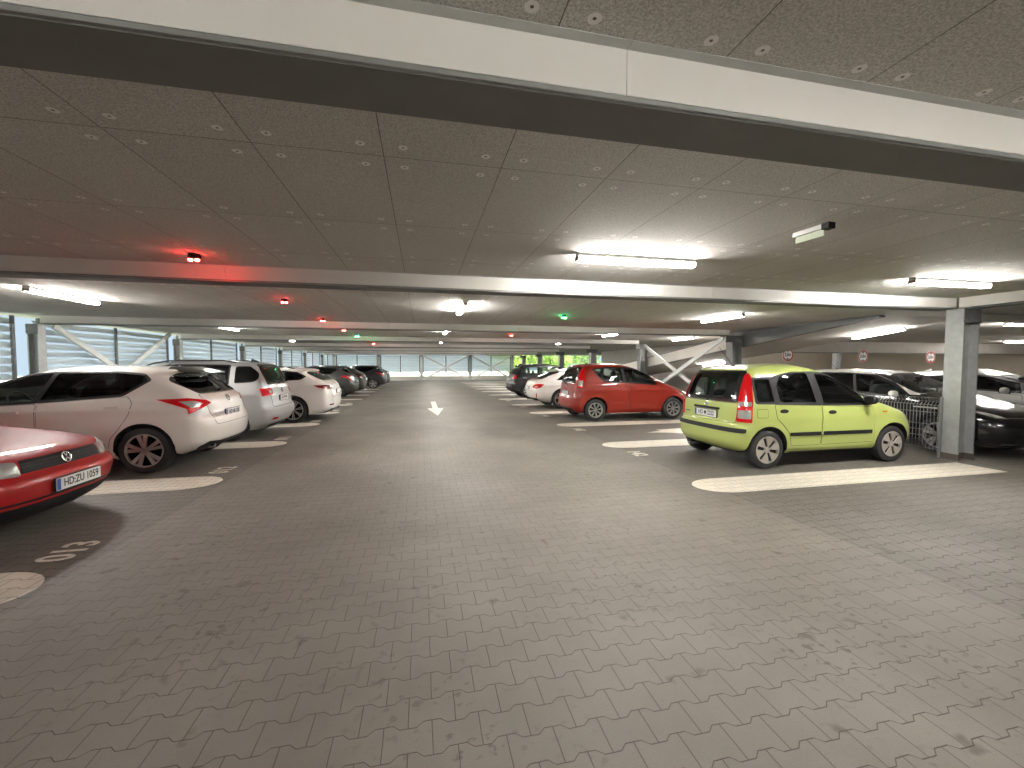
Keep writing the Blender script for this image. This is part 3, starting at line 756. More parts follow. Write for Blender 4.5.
# --- pearl white compact hatchback
def ex_puls(root, H, sp):
    tailgate(root, H, [(-.56, .64), (.56, .64), (.62, 1.09), (-.62, 1.09)], sp['paint']); ring_badge(root, H, 'rear', 0, 1.0, .055, sp.get('badge', 'bar')); antenna(root, H, .95, 0, .17, 1.0)
    wiper(root, H, 0, 1.13, .36, 1.16); exhaust(root, .10, .5, .30, 'chrome', .035)
    b = MB(); ys = [-.53, -.45, 0, .45, .53]; xs_ = [.40, .33, .30, .33, .40]; vs = []
    for y, x in zip(ys, xs_): vs += [(x, y, 1.398), (x+.0, y, 1.415), (.66, y*1.04, 1.500-.035*(abs(y) > .5)), (.66, y*1.04, 1.46)]
    fs = [(0,1,2,3), (16,19,18,17)]
    for i in range(4):
        for j in range(4): fs.append((i*4+j, i*4+4+j, i*4+4+(j+1) % 4, i*4+(j+1) % 4))
    b.add(vs, fs, True); b.build('roof_spoiler', M['black_gloss'] if sp['paint'] is P_white else sp['paint'], root)
PULSAR = dict(L=4.39, R=.325, w_max=.884, paint=P_white, xr=.82, xf=3.52, belt=1.04, p=2.7, crease=(.90,.010), flare=.018,
    rear=[(.2,.42),(.3,.14),(.42,.02),(.6,0),(.72,.02),(.80,.07),(1.0,.12),(1.1,.20),(1.25,.38),(1.36,.52),(1.40,.49),(1.44,.45),(1.48,.62),(1.51,1.0),(1.52,1.5)],
    front=[(.2,4.2),(.3,4.33),(.5,4.39),(.65,4.36),(.75,4.25),(.85,3.97),(.93,3.62),(1.0,3.34),(1.1,3.08),(1.25,2.75),(1.4,2.38),(1.47,2.1),(1.51,1.85),(1.52,1.7)],
    w=[(.2,.76),(.35,.85),(.6,.882),(.85,.884),(1.0,.86),(1.06,.83),(1.25,.76),(1.4,.685),(1.46,.62),(1.5,.50),(1.52,.3)],
    win=[('r', [(1.10,1.115),(.81,1.305),(.88,1.375),(1.2,1.41),(1.88,1.41),(2.02,1.045)], 'g_dark'), ('f', [(2.08,1.04),(1.94,1.41),(2.25,1.375),(2.62,1.23),(2.98,1.02),(2.95,.985)], 'g_clear')],
    frame=[(1.08,1.085),(.76,1.31),(.86,1.40),(1.2,1.435),(1.9,1.435),(2.27,1.40),(2.65,1.25),(3.08,1.0),(3.02,.955),(2.05,1.01)],
    rwin=[(-.56,1.13),(.56,1.13),(.64,1.28),(.48,1.37),(-.48,1.37),(-.64,1.28)], rframe=[(-.60,1.10),(.60,1.10),(.70,1.28),(.52,1.41),(-.52,1.41),(-.70,1.28)], rg='g_dark', rwd=1.1,
    wsc=[(-.70,1.06),(.70,1.06),(.56,1.43),(-.56,1.43)], xws=2.2, xcowl=3.15, xseat=2.25, seath=1.22, xmir_in=2.62, zmir_in=1.33, mir=(2.86,1.0),
    doors=[dict(p=[(1.12,.62),(.98,.85),(.95,1.0),(1.02,1.08),(2.02,1.005),(2.05,.30),(1.27,.30),(1.22,.50)], h=(1.16,.945)), dict(p=[(2.075,.30),(2.045,1.0),(3.04,.945),(3.08,.6),(3.0,.31)], h=(2.28,.90))],
    lamps=[('rear_lamp', [(.38,1.035),(.1,1.045),(-.15,1.005),(-.23,.955),(-.04,.885),(.12,.82),(.13,.895)], 'red_lens', .010, .75, .16, .80, [('reversing_lens', [(.20,1.005),(.02,1.0),(-.09,.955),(.08,.905)], 'clear_lens')])],
    flamps=[('headlamp', [(-.30,.80),(.02,.66),(.16,.68),(.0,.80),(-.30,.90)], 'clear_lens', .008, .6, 4.1, .62)],
    rear_parts=[('rear_diffuser', [(-.60,.22),(.60,.22),(.74,.33),(.66,.40),(.40,.37),(-.40,.37),(-.66,.40),(-.74,.33)], 'black', .008, .03)],
    front_parts=[('grille', xz((-.4,.62),(.4,.74)), 'black', .006, .02), ('lower_grille', xz((-.5,.28),(.5,.45)), 'black', .006, .03)],
    plates=[('rear', .775, 'HD NF 378'), ('front', .5, '')], rim=dict(style='spoke', n=5, w0=.03, w1=.052, pair=.20, m='alloy', md='black', rr=.71, hub=.05), tw=.205, extra=ex_puls)

# --- red three door hatchback, nose to the aisle
def ex_polo(root, H, sp):
    ring_badge(root, H, 'front', 0, .655, .052, 'vw')
    for k in range(3): H.patch('grille_slat', rounded(xz((-.42,.615+k*.03),(.42,.622+k*.03)), .003), ('front',), .014, M['rubber'], root, thick=.006)
POLO = dict(L=3.72, R=.285, w_max=.822, paint=P_red, xr=.62, xf=3.02, belt=.90, p=2.8, crease=(.62,.005),
    rear=[(.17,.2),(.3,.03),(.45,0),(.6,.03),(.9,.10),(1.1,.25),(1.3,.45),(1.36,.55),(1.39,.8),(1.41,1.1),(1.42,1.25)],
    front=[(.17,3.5),(.25,3.62),(.38,3.70),(.50,3.72),(.565,3.69),(.59,3.65),(.68,3.62),(.73,3.56),(.78,3.40),(.83,3.12),(.87,2.85),(.91,2.62),(.97,2.45),(1.15,2.12),(1.30,1.82),(1.37,1.6),(1.41,1.4),(1.42,1.32)],
    w=[(.17,.72),(.3,.80),(.5,.822),(.7,.818),(.87,.79),(.94,.76),(1.15,.68),(1.30,.61),(1.36,.55),(1.40,.42),(1.42,.28)],
    Lf=[(.2,.50),(.6,.46),(.9,.40),(1.0,.35),(1.4,.35)], crx=0,
    win=[('r', [(.55,1.0),(.62,1.22),(.80,1.29),(1.32,1.30),(1.36,.96)], 'g_mid'), ('f', [(1.44,.95),(1.40,1.30),(1.68,1.26),(2.06,1.08),(2.26,.93)], 'g_mid')],
    frame=[(.50,.97),(.59,1.24),(.80,1.32),(1.38,1.33),(1.7,1.29),(2.1,1.09),(2.36,.905),(1.4,.92)],
    rwin=[(-.54,1.0),(.54,1.0),(.48,1.26),(-.48,1.26)], wsc=[(-.64,.98),(.64,.98),(.50,1.31),(-.50,1.31)], xws=1.7, xcowl=2.5, xseat=1.6, seath=1.13, xmir_in=2.0, zmir_in=1.2, mir=(2.2,.93), mirm='black',
    doors=[dict(p=[(1.30,.31),(1.28,.91),(2.34,.885),(2.42,.6),(2.40,.32)], h=(1.42,.80))],
    lamps=[('rear_lamp', xz((-.12,.62),(.1,.86)), 'red_lens', .008, .75, .12, .72)],
    flamps=[('headlamp', [(-.145,.60),(.155,.585),(.14,.70),(-.13,.735)], 'clear_lens', .008, .38, 3.60, .60), ('corner_indicator', [(-.04,.60),(.06,.597),(.06,.73),(-.04,.74)], 'clear_lens', .007, .95, 3.48, .735)],
    front_parts=[('grille', [(-.43,.60),(.43,.60),(.41,.705),(-.41,.705)], 'black', .006, .015), ('lower_valance', xz((-.66,.20),(.66,.33)), 'black', .008, .03), ('bumper_groove', xz((-.78,.355),(.78,.375)), 'black', .002, .005)],
    rear_parts=[], plates=[('front', .45, 'HD:ZU 1059'), ('rear', .75, '')], rim=dict(style='petal', n=5, m='hubcap', rr=.62, hub=.04), extra=ex_polo)

# --- silver mpv
def ex_tour(root, H, sp):
    tailgate(root, H, [(-.62, .66), (.62, .66), (.66, 1.11), (-.66, 1.11)], sp['paint']); ring_badge(root, H, 'rear', 0, .98, .055, sp.get('badge', 'vw')); fin(root, H, .62)
    wiper(root, H, 0, 1.15, .42, 1.20)
    if sp.get('rails', 1): rails(root, H, .75, 2.7, .60, M['black'])
TOURAN = dict(L=4.40, R=.32, w_max=.897, paint=P_silver2, xr=.82, xf=3.50, belt=1.08, p=3.0, crease=(.92,.006),
    rear=[(.2,.25),(.35,.06),(.5,0),(.62,0),(.67,.05),(.9,.09),(1.15,.15),(1.4,.26),(1.50,.30),(1.55,.36),(1.59,.6),(1.62,1.0),(1.63,1.4)],
    front=[(.2,4.2),(.35,4.36),(.5,4.4),(.7,4.36),(.8,4.2),(.9,3.85),(.98,3.5),(1.05,3.3),(1.2,3.0),(1.4,2.6),(1.52,2.3),(1.58,2.05),(1.62,1.8),(1.63,1.7)],
    w=[(.2,.78),(.35,.86),(.6,.895),(.9,.897),(1.05,.87),(1.12,.85),(1.3,.79),(1.48,.72),(1.54,.66),(1.59,.56),(1.62,.40),(1.63,.28)],
    Lr=[(.2,.28),(.9,.20),(1.5,.18)],
    win=[('q', [(.40,1.46),(.30,1.36),(.29,1.24),(.37,1.18),(.72,1.155),(.72,1.50),(.46,1.50)], 'g_dark', .05), ('r', [(.84,1.15),(.84,1.50),(1.68,1.51),(1.72,1.10)], 'g_dark'), ('f', [(1.80,1.095),(1.77,1.505),(2.33,1.465),(2.68,1.26),(2.86,1.09)], 'g_mid')],
    frame=[(.81,1.12),(.81,1.53),(1.75,1.54),(2.36,1.49),(2.73,1.28),(2.96,1.06),(1.76,1.07)],
    rwin=[(-.60,1.15),(.60,1.15),(.55,1.50),(-.55,1.50)], rframe=[(-.66,1.12),(.66,1.12),(.61,1.535),(-.61,1.535)], rg='g_dark', rwd=1.0,
    wsc=[(-.72,1.12),(.72,1.12),(.58,1.52),(-.58,1.52)], xws=2.3, xcowl=3.2, xseat=2.3, seath=1.3, xmir_in=2.6, zmir_in=1.42, mir=(2.85,1.08),
    doors=[dict(p=[(1.12,.62),(.90,.82),(.84,1.10),(1.74,1.06),(1.78,.30),(1.27,.30),(1.22,.5)], h=(1.02,.97)), dict(p=[(1.80,.30),(1.76,1.06),(2.98,1.02),(3.06,.6),(3.0,.31)], h=(1.98,.95))],
    lamps=[('rear_lamp', [(.10,.89),(-.20,.905),(-.21,1.03),(-.12,1.055),(.12,1.05)], 'red_lens', .010, .75, .15, .80, [('reversing_lens', xz((-.16,.945),(-.09,1.0)), 'clear_lens')])],
    flamps=[('headlamp', [(-.28,.76),(.14,.68),(.16,.80),(-.25,.92)], 'clear_lens', .008, .6, 4.12, .62)],
    rear_parts=[('rear_reflector', xz((.50,.40),(.70,.44)), 'red_lens', .010, .01), ('rear_reflector', xz((-.70,.40),(-.50,.44)), 'red_lens', .010, .01), ('lower_bumper_trim', xz((-.6,.24),(.6,.31)), 'black', .006, .03)],
    front_parts=[('grille', xz((-.4,.66),(.4,.76)), 'black', .006, .02), ('lower_grille', xz((-.5,.28),(.5,.45)), 'black', .006, .03)],
    plates=[('rear', .82, 'HD VW 40'), ('front', .5, '')], rim=dict(style='spoke', n=10, w0=.02, w1=.034, m='alloy', md='black', rr=.70, hub=.05), tw=.205, extra=ex_tour)

# --- white estate
def ex_bmw(root, H, sp):
    tailgate(root, H, [(-.60, .66), (.60, .66), (.66, 1.10), (-.66, 1.10)], sp['paint']); ring_badge(root, H, 'rear', 0, 1.02, .04, 'disc'); fin(root, H, 1.0, sp['paint'])
    rails(root, H, 1.0, 2.9, .56, M['black']); exhaust(root, .08, .5, .27); exhaust(root, .08, -.5, .27)
BMW = dict(L=4.70, R=.335, w_max=.913, paint=P_white2, xr=.98, xf=3.83, belt=1.03, p=2.6, crease=(.88,.010), flare=.016,
    rear=[(.2,.25),(.32,.06),(.5,0),(.72,.01),(.9,.05),(1.0,.09),(1.1,.2),(1.22,.42),(1.33,.60),(1.37,.56),(1.41,.60),(1.44,.9),(1.46,1.3),(1.47,1.8)],
    front=[(.2,4.5),(.35,4.66),(.55,4.7),(.72,4.64),(.82,4.4),(.92,3.9),(1.0,3.45),(1.1,3.2),(1.25,2.85),(1.38,2.45),(1.44,2.15),(1.47,1.95)],
    w=[(.2,.80),(.35,.88),(.6,.912),(.85,.913),(.98,.89),(1.05,.86),(1.2,.78),(1.34,.70),(1.40,.63),(1.44,.52),(1.47,.3)],
    win=[('q', [(1.22,1.345),(.93,1.31),(.73,1.225),(.80,1.16),(1.18,1.12)], 'g_dark'), ('r', [(1.25,1.12),(1.28,1.35),(2.12,1.365),(2.20,1.08)], 'g_dark'), ('f', [(2.27,1.075),(2.20,1.365),(2.55,1.34),(2.95,1.20),(3.2,1.04)], 'g_mid')],
    frame=[(.80,1.13),(.66,1.22),(.90,1.34),(1.22,1.375),(2.2,1.39),(2.6,1.36),(3.0,1.21),(3.3,1.01),(2.2,1.05)],
    rwin=[(-.62,1.14),(.62,1.14),(.56,1.32),(-.56,1.32)], rframe=[(-.66,1.115),(.66,1.115),(.60,1.35),(-.60,1.35)], rg='g_dark', rwd=1.2,
    wsc=[(-.70,1.07),(.70,1.07),(.58,1.39),(-.58,1.39)], xws=2.5, xcowl=3.3, xseat=2.4, seath=1.2, xmir_in=2.8, zmir_in=1.30, mir=(3.05,1.02),
    doors=[dict(p=[(1.30,.66),(1.12,.85),(1.12,1.08),(2.20,1.04),(2.24,.30),(1.45,.30),(1.40,.52)], h=(1.40,.95)), dict(p=[(2.26,.30),(2.22,1.04),(3.26,.98),(3.34,.6),(3.28,.31)], h=(2.45,.93))],
    lamps=[('rear_lamp', [(.26,.985),(.0,.99),(-.28,.955),(-.28,.885),(.06,.88),(.20,.92)], 'dark_red', .010, .75, .16, .82, [('lamp_strip', [(.10,.92),(-.24,.905),(-.24,.925),(.08,.945)], 'clear_lens')])],
    flamps=[('headlamp', [(-.28,.70),(.14,.64),(.16,.74),(-.25,.82)], 'clear_lens', .008, .6, 4.40, .62)],
    rear_parts=[('rear_diffuser', xz((-.6,.22),(.6,.33)), 'black', .006, .03), ('rear_reflector', xz((.52,.44),(.74,.47)), 'dark_red', .008, .01), ('rear_reflector', xz((-.74,.44),(-.52,.47)), 'dark_red', .008, .01)],
    front_parts=[('grille', xz((-.35,.50),(.35,.70)), 'black', .006, .03), ('lower_grille', xz((-.5,.28),(.5,.42)), 'black', .006, .03)],
    plates=[('rear', .80, ''), ('front', .42, '')], rim=dict(style='spoke', n=7, w0=.016, w1=.024, pair=.11, m='alloy', md='black', rr=.74, hub=.05), tw=.225, extra=ex_bmw)

def ex_merc(root, H, sp):
    tailgate(root, H, [(-.54, .62), (.54, .62), (.60, 1.0), (-.60, 1.0)], sp['paint']); ring_badge(root, H, 'rear', 0, .97, .045, 'star'); exhaust(root, .12, .5, .28); exhaust(root, .12, -.5, .28); fin(root, H, 1.1, sp['paint'])
MERC = dict(L=4.64, R=.33, w_max=.888, paint=P_white2, xr=1.02, xf=3.72, belt=.96, p=2.35, crease=(.82,.012), flare=.02,
    rear=[(.2,.5),(.28,.22),(.42,.04),(.62,0),(.82,.04),(.96,.10),(1.02,.22),(1.12,.46),(1.22,.72),(1.29,.88),(1.32,.85),(1.36,1.05),(1.41,1.6),(1.44,2.0)],
    front=[(.2,4.44),(.35,4.6),(.55,4.64),(.70,4.58),(.78,4.35),(.88,3.9),(.96,3.5),(1.04,3.2),(1.18,2.85),(1.32,2.5),(1.40,2.25),(1.44,2.1)],
    w=[(.2,.76),(.35,.85),(.6,.886),(.8,.888),(.93,.86),(1.0,.82),(1.15,.73),(1.28,.65),(1.35,.58),(1.40,.48),(1.44,.28)],
    Lr=[(.2,.50),(.9,.46),(1.5,.40)],
    win=[('r', [(.92,1.02),(1.12,1.15),(1.5,1.255),(2.05,1.30),(2.1,1.03)], 'g_dark'), ('f', [(2.17,1.03),(2.12,1.30),(2.5,1.28),(2.9,1.15),(3.15,1.0)], 'g_mid')],
    frame=[(.84,1.0),(1.08,1.165),(1.5,1.28),(2.1,1.33),(2.55,1.305),(2.95,1.165),(3.26,.97),(2.1,1.0)],
    rwin=[(-.56,1.05),(.56,1.05),(.52,1.27),(-.52,1.27)], rframe=[(-.60,1.03),(.60,1.03),(.56,1.30),(-.56,1.30)], rg='g_dark', rwd=1.3,
    wsc=[(-.68,1.02),(.68,1.02),(.54,1.36),(-.54,1.36)], xws=2.5, xcowl=3.25, xseat=2.35, seath=1.14, xmir_in=2.75, zmir_in=1.24, mir=(3.0,.98),
    doors=[dict(p=[(1.32,.64),(1.15,.85),(1.15,.99),(2.12,.98),(2.16,.30),(1.48,.30),(1.42,.5)], h=(1.45,.90)), dict(p=[(2.18,.30),(2.14,.98),(3.2,.93),(3.28,.6),(3.2,.31)], h=(2.4,.88))],
    lamps=[('rear_lamp', [(.20,.86),(-.04,.88),(-.24,.82),(-.30,.74),(-.10,.70),(.08,.74)], 'red_lens', .010, .75, .22, .76, [('reversing_lens', [(-.02,.80),(-.16,.78),(-.2,.75),(-.05,.745)], 'clear_lens')])],
    flamps=[('headlamp', [(-.28,.66),(.14,.60),(.16,.70),(-.25,.80)], 'clear_lens', .008, .6, 4.30, .60)],
    rear_parts=[('rear_diffuser', [(-.5,.22),(.5,.22),(.62,.38),(.5,.36),(-.5,.36),(-.62,.38)], 'black', .006, .03), ('rear_reflector', [(.66,.40),(.72,.54),(.69,.54),(.63,.40)], 'red_lens', .008, .004), ('rear_reflector', [(-.66,.40),(-.72,.54),(-.69,.54),(-.63,.40)], 'red_lens', .008, .004)],
    front_parts=[('grille', xz((-.4,.48),(.4,.66)), 'black', .006, .04)],
    plates=[('rear', .72, ''), ('front', .4, '')], rim=dict(style='spoke', n=5, w0=.03, w1=.03, pair=.15, m='alloy', md='black', rr=.74, hub=.05, lip=.006), tw=.22, extra=ex_merc)

def variant(base, **kw):
    d = dict(base); d.update(kw); return d
def ex_suv(root, H, sp): ex_tour(root, H, sp)
SUV = variant(TOURAN, paint=P_char, R=.35, rails=0, hi=False, badge='disc', belt=1.08,
    rear=[(.24,.25),(.35,.06),(.5,0),(.66,0),(.72,.05),(.9,.09),(1.05,.16),(1.3,.34),(1.42,.44),(1.50,.42),(1.55,.6),(1.58,1.0),(1.59,1.4)],
    front=[(.24,4.2),(.35,4.36),(.5,4.4),(.75,4.36),(.9,4.2),(1.0,3.85),(1.06,3.5),(1.12,3.3),(1.25,3.0),(1.40,2.65),(1.50,2.35),(1.56,2.05),(1.585,1.8),(1.59,1.7)],
    w=[(.24,.80),(.35,.87),(.6,.897),(.9,.897),(1.05,.87),(1.12,.85),(1.3,.78),(1.42,.72),(1.50,.64),(1.55,.54),(1.58,.40),(1.59,.28)],
    win=[('q', [(.62,1.36),(.60,1.20),(.78,1.16),(.78,1.41)], 'g_mid', .03), ('r', [(.86,1.15),(.86,1.42),(1.68,1.44),(1.72,1.13)], 'g_clear'), ('f', [(1.80,1.13),(1.77,1.44),(2.35,1.42),(2.75,1.26),(2.92,1.13)], 'g_clear')],
    frame=[(.56,1.40),(.54,1.15),(.8,1.12),(1.76,1.10),(3.02,1.10),(2.8,1.28),(2.4,1.44),(1.75,1.47),(.8,1.45)], wsc=[(-.72,1.15),(.72,1.15),(.58,1.47),(-.58,1.47)], rwin=[(-.60,1.12),(.60,1.12),(.55,1.38),(-.55,1.38)], rframe=[(-.64,1.09),(.64,1.09),(.59,1.42),(-.59,1.42)], seath=1.24, xmir_in=2.6, zmir_in=1.38)
SUV['rear_parts'] = SUV['rear_parts'] + [('bumper_guard', xz((-.8,.26),(.8,.50)), 'black', .010, .04)]
CROSS = variant(PULSAR, paint=P_black, badge='disc', mirm='fascia')

cars = [
 (PANDA, 'parked_car', (4.35, 5.87, 0), -.004, 'lime green small hatchback with black rubbing strips, nearest car on the right'),
 (SPLASH, 'parked_car', (3.98, 11.36, 0), 0, 'orange red high-roofed small car parked beyond the lime green hatchback'),
 (MERC, 'parked_car', (3.75, 14.65, 0), 0, 'white sloping-roofed estate car parked just behind the orange red car'),
 (SUV, 'parked_car', (4.05, 19.55, 0), 0, 'charcoal compact off-roader, farthest parked car on the right of the aisle'),
 (POLO, 'parked_car', (-6.93, 4.71, 0), 0, 'bright red hatchback cut off by the left edge, its nose towards the aisle'),
 (PULSAR, 'parked_car', (-2.98, 7.60, 0), PI, 'pearl white hatchback with dark tinted rear glass beside the red hatchback'),
 (TOURAN, 'parked_car', (-2.94, 10.12, 0), PI, 'silver people carrier with black roof rails between two white cars on the left'),
 (BMW, 'parked_car', (-2.35, 12.83, 0), PI, 'white estate car with slim smoked rear lamps beyond the silver people carrier'),
 (variant(PULSAR, paint=P_grey, hi=False, rim=TOURAN['rim']), 'parked_car', (-2.95, 20.9, 0), PI, 'dark graphite hatchback, nearest of the four dark cars far down the left row'),
 (variant(BMW, paint=P_brown, hi=False), 'parked_car', (-2.9, 23.6, 0), PI, 'dark brownish estate, second nearest of the four dark cars far down the left row'),
 (variant(PULSAR, paint=P_char, hi=False), 'parked_car', (-2.25, 29.0, 0), PI, 'charcoal hatchback, third of the four dark cars far down the left row'),
 (variant(BMW, paint=P_navy, hi=False), 'parked_car', (-2.25, 31.7, 0), PI, 'dark estate at the far end of the left row, last car before the end wall'),
]
if not globals().get('NOCARS'):
    for sp, nm, loc, rz, lab in cars: make_car(nm, sp, loc, rz, lab)

# black car with white roof and mirrors behind the fence
def ex_cross(root, H, sp):
    ex_puls(root, H, sp)
    H.patch('chrome_grille_bar', rounded(xz((-.72,.70),(.72,.715)), .005), ('front',), .014, M['chrome'], root, thick=.008)
    H.patch('chrome_bumper_bar', rounded(xz((-.62,.27),(.62,.285)), .005), ('front',), .014, M['chrome'], root, thick=.008)
if not globals().get('NOCARS'):
    bc = make_car('parked_car', variant(PULSAR, paint=P_black, badge='disc', mirm='fascia', top=P_white2, extra=ex_cross, flamps=[('headlamp', [(-.26,.80),(.0,.70),(.12,.70),(.0,.76),(-.26,.84)], 'clear_lens', .006, .6, 4.1, .62)]), (9.62, 8.95, 0), -PI/2, 'glossy black car with white roof and white mirror behind the mesh fence')
    bc.scale = (1, 1, .95)
    make_car('parked_car', variant(MERC, paint=P_silver, hi=False), (12.3, 9.0, 0), -PI/2, 'pale silver car half hidden beyond the black white-roofed car')

# ------------------------------------------------------------------ the building
XL, XR, Y0, YE, CE, BB = -8.35, 32.0, -8.0, 43.0, 2.59, 2.41
b = MB(); b.box(XL-.4, Y0-.3, -.15, XR+.4, YE+.3, 0); tag(b.build('floor', M['paver']), kind='structure')
b = MB(); b.box(XL-.4, Y0-.3, CE, XR+.4, YE+.6, CE+.25); tag(b.build('ceiling', M['ceil']), kind='structure')
b = MB(); b.box(XL-.4, Y0-.3, 0, XR+.4, Y0, CE); tag(b.build('wall_back', M['concrete_light']), kind='structure')
b = MB(); b.box(XR, Y0, 0, XR+.3, 27.3, CE); tag(b.build('wall_right', M['beige']), kind='structure')
b = MB(); b.box(13.9, 27.0, 0, XR, 27.3, CE); tag(b.build('wall_inner_back', M['beige']), kind='structure')
b = MB(); b.box(13.6, 15.6, 0, 13.9, 30.0, 2.58); tag(b.build('wall_ramp', M['concrete']), kind='structure')

def louvres(name, a, b_, z0, z1, axis, at, out, posts, curb):
    """horizontal inclined slats between a and b_ along axis"""
    m = MB(); z = z0
    while z < z1-.03:
        if axis == 'y':
            m.prism([(0,0),(.075*out,.125),(.125*out,.135),(.125*out,.14),(.071*out,.131),(-.004*out,.006),(-.03*out,.012),(-.03*out,.006)], lambda u, v, d: (at+u, d, z+v), a, b_)
        else:
            m.prism([(0,0),(.075*out,.125),(.125*out,.135),(.125*out,.14),(.071*out,.131),(-.004*out,.006),(-.03*out,.012),(-.03*out,.006)], lambda u, v, d: (d, at+u, z+v), a, b_)
        z += .165
    for p in posts:
        if axis == 'y': m.box(at-.045*out, p-.03, z0-.1, at+.0, p+.03, z1, mi=1)
        else: m.box(p-.04, at-.05*out, z0-.1, p+.04, at+.0, z1, mi=1)
    return m.build(name, [M['louvre'] if axis == 'y' else M['louvre_daylit'], M['galv_dark']], None, fix=False)

CY = [5.05, 10.95, 16.3, 21.6, 26.9, 32.2, 37.5, 42.8]
secs = [(-7.9, -.6)] + [(-.25, CY[0]-.25)] + [(CY[i]+.22, CY[i+1]-.32) for i in range(len(CY)-1)]
for i, (a, c) in enumerate(secs):
    o = louvres('wall_left', a, c, .55, 2.55, 'y', -8.25, -1, [a+.03, (a+c)/2, c-.03], .5); tag(o, kind='structure')
b = MB(); b.box(-8.5, Y0, 0, -8.15, YE, .5); tag(b.build('trim_1', M['concrete_light']), kind='structure')
b = MB(); b.box(XL-.1, YE, 0, 9.3, YE+.25, .42); tag(b.build('trim_2', M['concrete_light']), kind='structure')
ECX = [-8.2, -4.1, .0, 4.9, 9.35]
for i in range(4):
    a, c = ECX[i]+.12, ECX[i+1]-.12
    o = louvres('wall_end', a, c, .85, 2.5, 'x', YE+.1, 1, [a+.05, (a+c)/2, c-.05], .4); tag(o, kind='structure')
b = MB(); b.box(XR-.1, 27.3, 0, XR+.2, YE, CE); tag(b.build('wall_far_right', M['concrete_light']), kind='structure')

def h_column(loc, dx, dy, h, label, foot=True, bracket=0, mm='galv', group=None):
    r = empty('steel_column', (loc[0], loc[1], 0)); tag(r, label, 'column', group)
    t = .024; b = MB()
    b.box(-dx/2, -dy/2, 0, -dx/2+t, dy/2, h); b.box(dx/2-t, -dy/2, 0, dx/2, dy/2, h); b.box(-dx/2+t, -.008, 0, dx/2-t, .008, h)
    b.build('shaft', M[mm], r)
    if foot:
        b = MB(); b.box(-dx/2-.006, -dy/2-.006, .001, -dx/2+t+.006, dy/2+.006, .10); b.box(dx/2-t-.006, -dy/2-.006, .001, dx/2+.006, dy/2+.006, .10); b.box(-dx/2+t, -.016, .001, dx/2-t, .016, .10)
        b.build('foot_coating', M['foot'], r)
    b = MB(); b.box(-dx/2-.01, -dy/2-.01, h-.22, dx/2+.01, -dy/2+.004, h-.004)
    for sx in (-.09, .09):
        for sz in (-.17, -.05): b.lathe([(0, .016), (-.014, .016)], 'y', (sx, -dy/2-.008, h+sz), 6)
    b.build('head_plate', M['galv_dark' if mm != 'galv_light' else 'galv'], r)
    if bracket:
        b = MB(); b.box(bracket*dx/2, -dy/2+.0, h-.20, bracket*(dx/2+.22), -dy/2+.02, h-.01); b.box(bracket*dx/2, -dy/2, h-.03, bracket*(dx/2+.22), dy/2, h-.01)
        b.build('bracket', M['galv_dark'], r)
    return r
h_column((8.49, 5.02), .34, .235, 2.41, 'galvanised steel column with dark foot standing at the nose of the lime green car')
ordw = ['nearest', 'second', 'third', 'fourth', 'fifth', 'sixth', 'seventh']
rl = ['grey steel column whose top shows just left of the ramp girder, above the rear window of the lime green car', 'grey steel column standing behind the bonnet of the orange red car', 'grey steel column rising behind the rear of the orange red car roof', 'grey steel column rising above the white sloping-roofed estate', 'slim distant steel column above the roof of the charcoal off-roader', 'steel column at the right end of the far louvre wall']
for i, y in enumerate(CY[1:7]): h_column((9.28, y), .34, .26, 2.41, rl[i] if i < 6 else '', mm='galv_dark' if i < 2 else 'galv', bracket=-1)
for i, y in enumerate(CY[:7]):
    h_column((-8.12, y+.05), .19, .20, 2.41, f'pale steel column in the left louvre wall, {ordw[i]} from the camera', foot=False, mm='galv')
for i, x in enumerate(ECX):
    h_column((x, YE-.12), .26, .26, 2.59, f'pale column against the far end wall, {["leftmost","second from the left","middle one","fourth from the left","rightmost"][i]} of five', foot=False, mm='galv_light')
h_column((24.0, 20.0), .34, .26, 2.59, 'slim column in the hall beyond the height limit signs')

# left wall diagonal braces, end wall crosses and ramp side cross
def brace(a, c, w, label, m='galv_light', up=(1, 0, 0)):
    b = MB(); b.bar(a, c, w, w*.35, up=up); o = b.build('diagonal_brace', M[m]); tag(o, label, 'brace'); return o
brace((-8.05, 11.35, 2.40), (-8.05, 14.3, .93), .13, 'left descending diagonal brace on the left louvre wall, above the pearl white hatchback')
brace((-8.11, 15.9, 2.55), (-8.11, 12.9, .92), .13, 'right rising diagonal brace on the left louvre wall, above the pearl white hatchback')
for i, (x0, x1) in enumerate(((.15, 4.75), (5.05, 9.2))):
    w = ['left', 'right'][i]
    brace((x0, YE-.35, 2.5), (x1, YE-.35, .1), .16, f'brace falling to the right in the {w} cross on the far end wall', m='fascia', up=(0, 1, 0))
    brace((x1, YE-.52, 2.5), (x0, YE-.52, .1), .16, f'brace rising to the right in the {w} cross on the far end wall', m='fascia', up=(0, 1, 0))
brace((9.1, 11.2, 2.36), (9.1, 16.1, .1), .13, 'brace of the ramp-side cross, falling away behind the lime green car', 'galv_light')
brace((9.24, 16.1, 2.36), (9.24, 11.2, .1), .13, 'brace of the ramp-side cross, falling towards the orange red car bonnet', 'galv_light')

